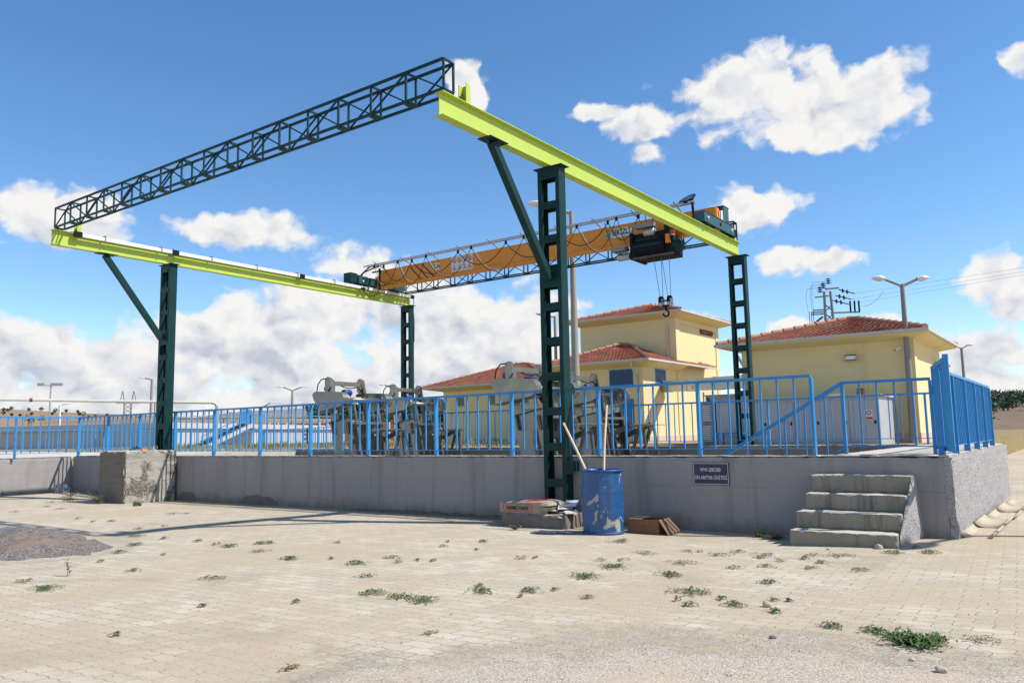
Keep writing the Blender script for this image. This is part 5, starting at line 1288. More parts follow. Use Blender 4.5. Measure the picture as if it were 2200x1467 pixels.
ring(2.551, 3.10, 0.35, 'tank_grey', 'rim')
m = MB()
for z in (3.75, 4.3): m.bar(C0 + dr * 3 + Vector((0, 0, z)), Rt + Vector((0, 0, z)), 0.09, 0.09)
for i in range(14): p = C0 + dr * (3 + 2.4 * i); m.bar(p + Vector((0, 0, 3.1)), p + Vector((0, 0, 4.3)), 0.08, 0.08)
m.build('rim_railing', 'galvanised', t)
# stair on the lit wall
t2 = thing('tank_stair', 'concrete staircase with a blue handrail climbing the lit wall of the tank', 'staircase', (-68, 45, G0))
a = C0 + dr * 2.6 + nr * 0.9; b = C0 + dr * 11.5 + nr * 0.9
m = MB(); sl = []
A0 = a + Vector((0, 0, 0.75)); B0 = b + Vector((0, 0, 3.05)); w = nr * 0.6
m.add([A0 - w, A0 + w, B0 + w, B0 - w] + [v - Vector((0, 0, 0.45)) for v in (A0 - w, A0 + w, B0 + w, B0 - w)], [(0, 1, 2, 3), (7, 6, 5, 4), (1, 0, 4, 5), (2, 1, 5, 6), (3, 2, 6, 7), (0, 3, 7, 4)]); m.build('flight', 'tank_grey', t2)
m = MB()
for i in range(12):
    p = A0.lerp(B0, (i + 0.5) / 12); q = A0.lerp(B0, (i + 0.95) / 12); m.bar(Vector((p.x, p.y, q.z)) - w * 0.98, Vector((p.x, p.y, q.z)) + w * 0.98, (B0 - A0).length / 12 * 0.7, 0.10)
m.build('tread', 'dark_concrete', t2)
m = MB(); e_ = b + dr * 3.0 + Vector((0, 0, 2.82)); m.bar(b + Vector((0, 0, 2.82)), e_, 1.2, 0.4); m.build('landing', 'tank_grey', t2)
m = MB()
for dz in (0.55, 1.05): m.bar(A0 + w + Vector((0, 0, dz)), B0 + w + Vector((0, 0, dz)), 0.07, 0.07); m.bar(B0 + w + Vector((0, 0, dz)), B0 + w + dr * 3.0 + Vector((0, 0, dz)), 0.07, 0.07)
for i in range(9): p = A0.lerp(B0, i / 8) + w; m.bar(p, p + Vector((0, 0, 1.05)), 0.06, 0.06)
for i in range(4): p = B0 + w + dr * i; m.bar(p, p + Vector((0, 0, 1.05)), 0.06, 0.06)
m.build('handrail', 'blue_rail_paint', t2)
tt = thing('tank_gate', 'small blue barred gate on the tank rim above the staircase', 'gate', (b.x, b.y, 3.1))
m = MB(); p = C0 + dr * 12.0 + nr * 0.2
for i in range(7): q = p + dr * 0.32 * i; m.bar(q + Vector((0, 0, 3.1)), q + Vector((0, 0, 4.7)), 0.09, 0.09)
for z in (3.2, 4.65): m.bar(p + Vector((0, 0, z)), p + dr * 1.92 + Vector((0, 0, z)), 0.09, 0.09)
m.build('frame', 'blue_rail_paint', tt)
tt = thing('number_sign', 'small dark blue sign with the number 5 on the tank wall', 'sign', tuple(C0 + dr * 27 + nr * 0.05 + Vector((0, 0, 1.8))))
p = C0 + dr * 27.5 + nr * 0.06 + Vector((0, 0, 1.9))
m = MB(); dd = dr
def plate(c, w, h): m.add([c - dd * w / 2 - Vector((0, 0, h / 2)), c + dd * w / 2 - Vector((0, 0, h / 2)), c + dd * w / 2 + Vector((0, 0, h / 2)), c - dd * w / 2 + Vector((0, 0, h / 2))], [(0, 1, 2, 3)])
for (ox, oz, w_, h_) in ((0, 0.62, 1.3, 0.22), (-0.52, 0.36, 0.26, 0.5), (0, 0.06, 1.3, 0.2), (0.52, -0.22, 0.26, 0.5), (0, -0.52, 1.3, 0.22)): plate(p + dd * ox + Vector((0, 0, oz)), w_, h_)
m.build('numeral', 'navy_sign', tt)
# second tank farther off with pillars
t = thing('pillared_basin', 'far low basin with a row of pale pillars beyond the grey tank', 'basin', (-105, 90, 0))
a = Vector((-108, 62, 0)); b = Vector((-92, 100, 0)); d_ = (b - a).normalized(); L = (b - a).length
m = MB(); m.bar(a + Vector((0, 0, 1.9)), b + Vector((0, 0, 1.9)), 0.5, 3.8); m.build('wall', 'rust', t)
m = MB(); n_ = Vector((d_.y, -d_.x, 0)); 
for i in range(int(L / 1.3)): q = a + d_ * (i * 1.3) + n_ * 0.35; m.bar(q, q + Vector((0, 0, 3.9)), 0.55, 0.2)
m.build('pillars', 'cream_trim', t)
m = MB(); m.bar(a + n_ * 0.4 + Vector((0, 0, 4.6)), b + n_ * 0.4 + Vector((0, 0, 4.6)), 0.1, 0.1)
for i in range(int(L / 3)): q = a + d_ * (i * 3) + n_ * 0.4; m.bar(q + Vector((0, 0, 3.9)), q + Vector((0, 0, 4.6)), 0.08, 0.08)
m.build('railing', 'black_paint', t)

# ================================================================= BLOCK AND SMALL THINGS AT THE WALL
bx = (-19.45, -18.27, 9.72, 11.02)
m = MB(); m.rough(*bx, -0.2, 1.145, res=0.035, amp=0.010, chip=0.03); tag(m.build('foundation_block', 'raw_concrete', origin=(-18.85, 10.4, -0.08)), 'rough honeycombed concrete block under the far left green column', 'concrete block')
# glass mug
mg = thing('glass_mug', 'clear glass mug with handle on top of the rough concrete block', 'mug', (-18.42, 10.50, 1.15))
m = MB(); m.lathe((-18.42, 10.50, 1.152), [(0.001, 0), (0.035, 0), (0.042, 0.11), (0.038, 0.11), (0.031, 0.012), (0.001, 0.012)], 16); m.build('cup', 'clear_glass', mg)
m = MB(); m.tube([(-18.385 , 10.525, 1.24), (-18.35, 10.555, 1.235), (-18.345, 10.56, 1.20), (-18.385, 10.53, 1.175)], 0.008, 6); m.build('handle', 'clear_glass', mg)
m = MB(); m.tube([(-19.08, 10.25, 1.155), (-19.03, 10.3, 1.20), (-18.95, 10.35, 1.225), (-18.88, 10.4, 1.215), (-18.80, 10.42, 1.16)], 0.011, 6); m.tube([(-18.98, 10.3, 1.155), (-18.93, 10.35, 1.205), (-18.9, 10.38, 1.22)], 0.009, 6)
ob = m.build('hose_loop', 'black_rubber', origin=(-18.95, 10.35, 1.15)); tag(ob, 'looped dark hose with a red end on top of the rough concrete block', 'hose')
m = MB(); m.prismx([(10.38, 1.152), (10.52, 1.152), (10.50, 1.18), (10.42, 1.20)], -18.82, -18.74); m.build('red_nozzle', 'orange_plastic', ob)
# tap pipe beside the block
ob = MB().tube([(-19.75, 10.3, -0.1), (-19.75, 10.3, 0.50)], 0.03, 8).build('rusty_standpipe', 'rust', origin=(-19.75, 10.3, -0.1)); tag(ob, 'rusty standpipe left of the rough concrete block', 'pipe')
MB().box(-19.82, -19.68, 10.24, 10.36, 0.50, 0.60).build('pipe_cap', 'stone_a', ob)
def bottle(name, label, c, r, L, axis='x', cat='bottle'):
    t = thing(name, label, cat, c); m = MB()
    m.lathe(c, [(0.001, -L / 2), (r, -L / 2), (r * 1.0, -L * 0.1), (r * 0.94, 0), (r, L * 0.1), (r, L * 0.3), (r * 0.35, L * 0.44), (r * 0.35, L / 2)], 16, axis); m.build('body', 'bottle_plastic', t)
    m = MB(); m.lathe(c, [(r * 0.4, L / 2), (r * 0.4, L / 2 + 0.02), (0.001, L / 2 + 0.02)], 12, axis); m.build('cap', 'motor_blue', t)
bottle('water_bottle', 'clear crumpled plastic bottle lying at the foot of the far left wall', (-23.35, 8.9, 0.08), 0.09, 0.5, 'y')
bottle('water_carboy', 'large clear water carboy lying by the wall corner left of the block', (-23.1, 10.55, 0.12), 0.14, 0.42, 'x', 'carboy')
ob = MB().rough(-20.9 - 1.3, -20.7 - 1.3, 10.3, 10.5, 0.0, 0.03, 0.05, 0.01).build('crushed_bottle', 'bottle_plastic', origin=(-22.1, 10.4, 0)); tag(ob, 'flattened pale plastic scrap on the paving between the carboy and the bottle', 'plastic scrap')

# drum with two handles
DXC, DYC, DZ = -5.80, 10.12, gz(-5.8, 10.1) - 0.004
t = thing('blue_drum', 'battered blue drum with peeling paint standing before the grey wall', 'drum', (DXC, DYC, DZ))
def drum_r(a, z):
    dent = 0.045 * math.exp(-((a - 0.1) / 0.25) ** 2) * math.exp(-((z - 0.35) / 0.25) ** 2) + 0.02 * math.exp(-((a + 0.9) / 0.2) ** 2) * math.exp(-((z - 0.6) / 0.2) ** 2)
    bul = 0.018 * math.sin(math.pi * z / 0.9)
    rib = 0.006 * (math.exp(-((z - 0.30) / 0.012) ** 2) + math.exp(-((z - 0.6) / 0.012) ** 2))
    return 0.284 + bul - dent + rib
m = MB(); nA, nZ = 56, 40; vs = []
for j in range(nZ + 1):
    z = 0.025 + 0.865 * j / nZ
    for i in range(nA):
        a_ = 2 * math.pi * i / nA; aa = a_ if a_ < math.pi else a_ - 2 * math.pi
        r = drum_r(aa, z) + 0.002 * noise.noise(Vector((math.cos(a_) * 3, math.sin(a_) * 3, z * 4)))
        vs.append((DXC + r * math.cos(a_), DYC + r * math.sin(a_), DZ + z))
m.add(vs, [(j * nA + i, j * nA + (i + 1) % nA, (j + 1) * nA + (i + 1) % nA, (j + 1) * nA + i) for j in range(nZ) for i in range(nA)], True)
m.build('shell', 'drum_paint', t)
m = MB(); m.lathe((DXC, DYC, DZ), [(0.278, 0.87), (0.303, 0.875), (0.307, 0.90), (0.288, 0.912), (0.273, 0.90), (0.27, 0.60)], 48); m.build('top_rim', 'motor_blue', t)
m = MB(); m.lathe((DXC, DYC, DZ), [(0.001, 0.0), (0.29, 0.0), (0.307, 0.012), (0.307, 0.035), (0.284, 0.045)], 48); m.build('bottom_rim', 'blue_shutter', t)
m = MB(); m.lathe((DXC, DYC, DZ), [(0.001, 0.06), (0.27, 0.06)], 32); m.build('drum_floor', 'dark_concrete', t)
def curvy(a, b, bend, r, name, label):
    a = Vector(a); b = Vector(b); pts = [a.lerp(b, i / 8) + Vector((bend * math.sin(math.pi * i / 8), 0, 0)) for i in range(9)]
    ob = MB().tube(pts, r, 10, True, r * 0.85).build(name, 'wood_handle', origin=a); return tag(ob, label, 'wooden handle')
curvy((-5.66, 9.98, 0.1), (-6.62, 10.42, 1.52), 0.03, 0.021, 'wooden_handle', 'bent wooden handle leaning left out of the blue drum across the green column')
curvy((-5.72, 10.02, 0.1), (-6.03, 10.75, 1.78), -0.03, 0.020, 'wooden_handle', 'nearly upright wooden handle standing in the blue drum')

# slab, cement bag, tiles, carton
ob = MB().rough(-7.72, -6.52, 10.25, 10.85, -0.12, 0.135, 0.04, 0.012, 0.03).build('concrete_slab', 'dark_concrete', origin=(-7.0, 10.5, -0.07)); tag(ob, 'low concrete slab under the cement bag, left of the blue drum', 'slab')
cb = thing('cement_bag', 'full paper cement bag with a red framed print lying on the concrete slab', 'cement bag', (-7.2, 10.55, 0.14))
BX0, BX1, BY_, BZ0 = -7.78, -6.85, 10.26, 0.135
m = MB(); nx, ny = 44, 22; vs = []; hx, hy = 0.49, 0.27; cxb, cyb = -7.30, 10.53
def bagz(u, v, top):
    ex = (1 - abs(u) ** 4.0); ey = (1 - abs(v) ** 5.0); e_ = max(0, ex * ey) ** 0.45
    lump = 0.012 * noise.noise(Vector((u * 3, v * 3, 1 if top else 4))) + 0.006 * noise.noise(Vector((u * 9, v * 7, 2)))
    return (0.105 + 0.085 * e_ + (0.02 * u if top else 0) + lump * e_) if top else (0.105 - 0.10 * e_)
for top in (1, 0):
    vs = []
    for j in range(ny + 1):
        for i in range(nx + 1):
            u = -1 + 2 * i / nx; v = -1 + 2 * j / ny
            pin = 1 - 0.05 * abs(v) ** 2
            wob = 0.012 * noise.noise(Vector((u * 6, v * 6, 7)))
            vs.append((cxb + hx * u * pin + wob, cyb + hy * v * (1 - 0.04 * u * u) + wob, BZ0 + bagz(u, v, top) + 0.02 * max(0, u - 0.8)))
    m.add(vs, [(j * (nx + 1) + i, j * (nx + 1) + i + 1, (j + 1) * (nx + 1) + i + 1, (j + 1) * (nx + 1) + i) if top else ((j + 1) * (nx + 1) + i, (j + 1) * (nx + 1) + i + 1, j * (nx + 1) + i + 1, j * (nx + 1) + i) for j in range(ny) for i in range(nx)], True)
m.build('sack', 'paper_sack', cb)
# printed frame on the near side, set just proud of the paper
def bagfront(x, z):
    return cyb - hy - 0.012
m = MB(); yb = cyb - hy - 0.014
m.add([(-7.76, yb + 0.03, BZ0 + 0.005), (-7.02, yb + 0.03, BZ0 + 0.005), (-6.90, yb + 0.09, BZ0 + 0.012), (-6.92, yb + 0.07, BZ0 + 0.17), (-7.02, yb + 0.012, BZ0 + 0.172), (-7.76, yb + 0.012, BZ0 + 0.155), (-7.79, yb + 0.06, BZ0 + 0.14), (-7.79, yb + 0.06, BZ0 + 0.02)], [(0, 1, 4, 5), (1, 2, 3, 4), (7, 0, 5, 6)]); m.build('side_fold', 'paper_sack', cb)
m = MB()
fx0, fx1, fz0, fz1 = -7.70, -7.14, BZ0 + 0.022, BZ0 + 0.148
yf = lambda z: yb + 0.03 - 0.018 * (z - BZ0) / 0.17 - 0.004
def strip(x0, x1, z0, z1, mm): mm.add([(x0, yf(z0), z0), (x1, yf(z0), z0), (x1, yf(z1), z1), (x0, yf(z1), z1)], [(0, 1, 2, 3)])
strip(fx0 + 0.02, fx1 - 0.02, fz1 - 0.012, fz1, m); strip(fx0 + 0.02, fx1 - 0.02, fz0, fz0 + 0.012, m); strip(fx0, fx0 + 0.013, fz0 + 0.02, fz1 - 0.02, m); strip(fx1 - 0.013, fx1, fz0 + 0.02, fz1 - 0.02, m)
for (x_, z_, sx_, sz_) in ((fx0, fz0, 1, 1), (fx1, fz0, -1, 1), (fx0, fz1, 1, -1), (fx1, fz1, -1, -1)):
    q = [(x_, z_ + 0.02 * sz_), (x_ + 0.013 * sx_, z_ + 0.02 * sz_), (x_ + 0.02 * sx_, z_ + 0.012 * sz_), (x_ + 0.02 * sx_, z_)]
    m.add([(a_, yf(b_), b_) for a_, b_ in q], [(0, 1, 2, 3)])
pf = m.build('print_frame', 'red_paint', cb)
text('print_text', 'KONYA ÇİMENTO', 0.075, 'black_print', cb, (-7.42, yb + 0.012, BZ0 + 0.085), width=0.42, bold=0.002, rot180=True)
m = MB()
for i, (u, mat) in enumerate(((-0.45, 0), (0.05, 1), (0.45, 1))):
    pass
def toppatch(name, u0, u1, v0, v1, mat):
    m = MB(); n = 8; vs = []
    for j in range(n + 1):
        for i in range(n + 1):
            u = u0 + (u1 - u0) * i / n; v = v0 + (v1 - v0) * j / n + 0.1 * u
            wob = 0.012 * noise.noise(Vector((u * 6, v * 6, 7))); pin = 1 - 0.05 * abs(v) ** 2
            vs.append((cxb + hx * u * pin + wob, cyb + hy * v * (1 - 0.04 * u * u) + wob, BZ0 + bagz(u, v, 1) + 0.003))
    m.add(vs, [(j * (n + 1) + i, j * (n + 1) + i + 1, (j + 1) * (n + 1) + i + 1, (j + 1) * (n + 1) + i) for j in range(n) for i in range(n)], True); m.build(name, mat, cb)
toppatch('green_print', -0.55, -0.25, -0.8, 0.3, 'teal_paint'); toppatch('red_print', -0.1, 0.55, -0.75, 0.4, 'red_print')
random.seed(11)
def tile(name, label, c, w, h, rot, tilt, group='broken ceramic tiles beside the cement bag'):
    t = thing(name, label, 'tile', c, group); t.rotation_euler = (tilt, random.uniform(-0.08, 0.08), rot)
    o_ = ORG[t.name]; pts = [(-w / 2, -h / 2), (w / 2, -h / 2 + 0.01), (w / 2 - 0.015, h / 2), (-w / 2 + 0.02, h / 2 - 0.01)]
    m = MB(); m.add([(c[0] + x, c[1] + y, c[2]) for x, y in pts] + [(c[0] + x, c[1] + y, c[2] + 0.007) for x, y in pts], [(3, 2, 1, 0), (0, 1, 5, 4), (1, 2, 6, 5), (2, 3, 7, 6), (3, 0, 4, 7)]); m.build('body', 'ceramic_edge', t)
    m = MB(); m.add([(c[0] + x * 0.99, c[1] + y * 0.99, c[2] + 0.0075) for x, y in pts], [(0, 1, 2, 3)]); m.build('glaze', 'ceramic_glaze', t)
tile('ceramic_tile', 'pale broken tile lying flat on the paving, the left of the pair before the slab', (-6.50, 9.72, gz(-6.4, 9.7) + 0.015), 0.34, 0.20, 0.15, 0.05)
tile('ceramic_tile', 'pale broken tile lying flat on the paving, the right of the pair, nearest the drum', (-6.22, 9.84, gz(-6.1, 9.8) + 0.018), 0.24, 0.20, -0.05, 0.06)
for i, (x, y, z, r_, tl, lb) in enumerate(((-6.86, 10.38, 0.215, 0.2, 0.25, 'jutting over the cement bag end'), (-6.68, 10.45, 0.19, -0.3, 0.18, 'low in the tile heap on the slab'), (-6.52, 10.5, 0.235, 0.6, 0.35, 'in the middle of the tile heap on the slab'), (-6.45, 10.55, 0.29, 0.1, 0.55, 'standing steep at the back of the tile heap'), (-6.60, 10.55, 0.265, -0.7, 0.4, 'on top of the tile heap on the slab'), (-6.36, 10.42, 0.17, 0.9, 0.2, 'at the drum side of the tile heap'))):
    tile('ceramic_tile', 'bluish broken tile ' + lb, (x - 0.16, y, z), 0.24, 0.17, r_, tl)
cbx = thing('cardboard_box', 'brown cardboard box with one flap hanging open, right of the blue drum', 'cardboard box', (-5.28, 10.5, gz(-5, 10.4)))
z0 = gz(-5, 10.4) - 0.005; X0, X1, Y0, Y1, H_ = -5.52, -5.04, 10.34, 10.72, 0.21
m = MB(); m.box(X0, X1, Y0, Y0 + 0.005, z0, z0 + H_); m.box(X0, X1, Y1 - 0.005, Y1, z0, z0 + H_); m.box(X0, X0 + 0.005, Y0 + 0.005, Y1 - 0.005, z0, z0 + H_); m.box(X1 - 0.005, X1, Y0 + 0.005, Y1 - 0.005, z0, z0 + H_); m.box(X0 + 0.005, X1 - 0.005, Y0 + 0.005, Y1 - 0.005, z0, z0 + 0.006); m.build('carton', 'cardboard', cbx)
m = MB(); m.add([(X1, Y0, z0 + H_), (X1, Y1, z0 + H_), (X1 + 0.15, Y1, z0 + 0.03), (X1 + 0.15, Y0 - 0.02, z0 + 0.01), (X1 + 0.004, Y0, z0 + H_ + 0.003), (X1 + 0.004, Y1, z0 + H_ + 0.003), (X1 + 0.155, Y1, z0 + 0.033), (X1 + 0.155, Y0 - 0.02, z0 + 0.013)], [(0, 3, 2, 1), (4, 5, 6, 7), (0, 4, 7, 3), (1, 2, 6, 5), (2, 3, 7, 6)]); m.build('flap', 'cardboard', cbx)
m = MB(); m.add([(X0, Y0, z0 + H_), (X1 - 0.27, Y0, z0 + H_), (X1 - 0.27, Y0 + 0.2, z0 + H_ + 0.01), (X0, Y0 + 0.2, z0 + H_ + 0.01)], [(0, 1, 2, 3)]); m.add([(X0, Y1, z0 + H_), (X1 - 0.27, Y1, z0 + H_), (X1 - 0.27, Y1 - 0.2, z0 + H_ + 0.008), (X0, Y1 - 0.2, z0 + H_ + 0.008)], [(3, 2, 1, 0)]); m.build('top_flap', 'cardboard', cbx)
m = MB()
for i, x in enumerate((-5.36, -5.325, -5.29, -5.26, -5.225)): m.bar((x, Y0 - 0.003, z0 + 0.09), (x + 0.008 * (-1) ** i, Y0 - 0.003, z0 + 0.128), 0.004, 0.007, (0, 1, 0))
m.build('faded_red_print', 'red_print', cbx)

# unit sign
sg = thing('unit_sign', 'dark navy sign with white lettering on the grey wall', 'sign', (-4.53, YW - 0.01, 0.74))
m = MB(); m.box(-4.80, -4.255, YW - 0.018, YW - 0.006, 0.585, 0.905); m.build('board', 'navy_sign', sg)
m = MB(); yy = YW - 0.0195
def fr(x0, x1, z0, z1): m.box(x0, x1, yy, yy + 0.001, z0, z1)
fr(-4.79, -4.265, 0.889, 0.895); fr(-4.79, -4.265, 0.595, 0.601); fr(-4.79, -4.784, 0.601, 0.889); fr(-4.271, -4.265, 0.601, 0.889); m.build('white_border', 'white_print', sg)
text('sign_text', 'WW-200/300', 0.078, 'white_print', sg, (-4.53, yy - 0.001, 0.800), width=0.31, bold=0.0)
text('sign_text', 'ÖN ARITMA ÜNİTESİ', 0.078, 'white_print', sg, (-4.53, yy - 0.001, 0.688), width=0.49, bold=0.0)

# drain channel pieces by the roughcast wall
random.seed(5)
for i in range(5):
    y0 = 11.3 + i * 1.18; L = 1.1; xo = -1.26 + 0.03 * i
    m = MB(); n = 12; vs = []
    for j in (0, 1):
        for th in (0, 1):
            for k_ in range(n + 1):
                a_ = math.pi * k_ / n; r = 0.19 - 0.03 * th
                vs.append((xo - r * math.cos(a_) * 1.0 + 0.015 * j, y0 + j * L, 0.055 - r * 0.42 * math.sin(a_) + 0.02 * (1 if i % 2 else 0)))
    w_ = n + 1; fs = []
    for k_ in range(n):
        fs += [(k_, k_ + 1, 2 * w_ + k_ + 1, 2 * w_ + k_), (w_ + k_, 3 * w_ + k_, 3 * w_ + k_ + 1, w_ + k_ + 1), (k_, w_ + k_, w_ + k_ + 1, k_ + 1), (2 * w_ + k_, 2 * w_ + k_ + 1, 3 * w_ + k_ + 1, 3 * w_ + k_)]
    fs += [(0, 2 * w_, 3 * w_, w_), (n, w_ + n, 3 * w_ + n, 2 * w_ + n)]
    m.add(vs, fs, True)
    ob = m.build('drain_channel', 'drain_channel', origin=(xo, y0, 0)); tag(ob, ['nearest', 'second nearest', 'middle', 'second farthest', 'farthest'][i] + ' half round drain channel piece along the roughcast wall', 'drain channel', 'drain channel pieces along the roughcast wall')

# gravel pile
m = MB(); n = 60; vs = []
for j in range(n + 1):
    for i in range(n + 1):
        u = -1 + 2 * i / n; v = -1 + 2 * j / n; x = -11.75 + 1.85 * u; y = 4.85 + 0.95 * v
        r = math.sqrt(u * u + v * v) * (1.05 + 0.28 * noise.noise(Vector((x * 1.3, y * 1.3, 5))) + 0.10 * noise.noise(Vector((x * 6, y * 6, 5)))); h = 0.25 * max(0, 1 - r ** 1.5) ** 1.0
        h += (0.035 * noise.noise(Vector((x * 2, y * 2, 0))) + 0.018 * noise.noise(Vector((x * 8, y * 8, 0))) + 0.009 * noise.noise(Vector((x * 25, y * 25, 0)))) * (1 if r < 0.9 else 0.3)
        vs.append((x, y, gz(x, y) - 0.015 + h - (0.05 if r > 1 else 0)))
m.add(vs, [(j * (n + 1) + i, j * (n + 1) + i + 1, (j + 1) * (n + 1) + i + 1, (j + 1) * (n + 1) + i) for j in range(n) for i in range(n)])
tag(m.build('gravel_pile', 'gravel_pile', origin=(-11.5, 5, 0)), 'low heap of dark grey gravel and brown earth at the left edge', 'gravel heap')

# stones and chips
random.seed(3)
for i, (x, y, r, mat, lb) in enumerate(((-0.80, 5.10, 0.026, 'stone_a', 'pale pebble near the bottom right corner'), (-2.15, 6.24, 0.03, 'stone_a', 'conical beige stone on the paving between the weeds and the steps'), (-2.09, 9.88, 0.04, 'stone_a', 'beige stone at the foot of the lowest step, toward its right end'), (-2.57, 9.62, 0.018, 'stone_a', 'tiny beige stone in front of the lowest step, left of the larger one'), (-1.81, 5.32, 0.018, 'stone_dark', 'dark flat stone in the gravel below the steps'), (-18.0, 9.9, 0.07, 'stone_dark', 'round brown stone at the right foot of the rough concrete block'), (-0.97, 5.25, 0.014, 'cream_trim', 'small white chip below the bright bushy weed in the gravel'))):
    m = MB(); n0 = len(m.v); m.sphere((x, y, gz(x, y) + r * 0.5), r, 10, 7, (1.25, 1, 0.8))
    m.v = [v + noise.noise_vector(v * 30) * r * 0.35 for v in m.v]; m.s = [False] * len(m.s)
    tag(m.build('stone', mat, origin=(x, y, gz(x, y))), lb, 'stone', 'loose stones on the paving')
m = MB()
for i in range(2600):
    x = random.uniform(-9, 2.5); y = random.uniform(2.0, 9.0)
    if random.random() > math.exp(-((x + 1) ** 2 + (y - 3.2) ** 2) / 16): continue
    r = random.uniform(0.003, 0.008) * (1.4 if random.random() > 0.93 else 1); z = gz(x, y) + r * 0.3; a_ = random.random() * 3
    c_, s_ = math.cos(a_) * r, math.sin(a_) * r
    m.add([(x + c_, y + s_, z), (x - s_, y + c_, z), (x - c_, y - s_ * 0.8, z), (x + s_, y - c_, z), (x, y, z + r * 0.9), (x, y, z - r)], [(0, 1, 4), (1, 2, 4), (2, 3, 4), (3, 0, 4)])
tag(m.build('stone_chips', 'stone_a'), 'loose stone chips scattered over the paving in the foreground', 'stone chips', kind='stuff')
# twigs
for x, y, a_, L, lb in ((-2.83, 4.2, 0.5, 0.14, 'thin pale twig on the gravel, the left one at the bottom'), (-2.47, 4.73, 1.2, 0.12, 'thin bent straw on the gravel, right of the other twig')):
    z = gz(x, y) + 0.006; ob = MB().tube([(x, y, z), (x + L * 0.5 * math.cos(a_), y + L * 0.5 * math.sin(a_), z + 0.012), (x + L * math.cos(a_ - 0.5), y + L * math.sin(a_ - 0.5), z)], 0.0022, 5).build('twig', 'wood_handle', origin=(x, y, z)); tag(ob, lb, 'twig')

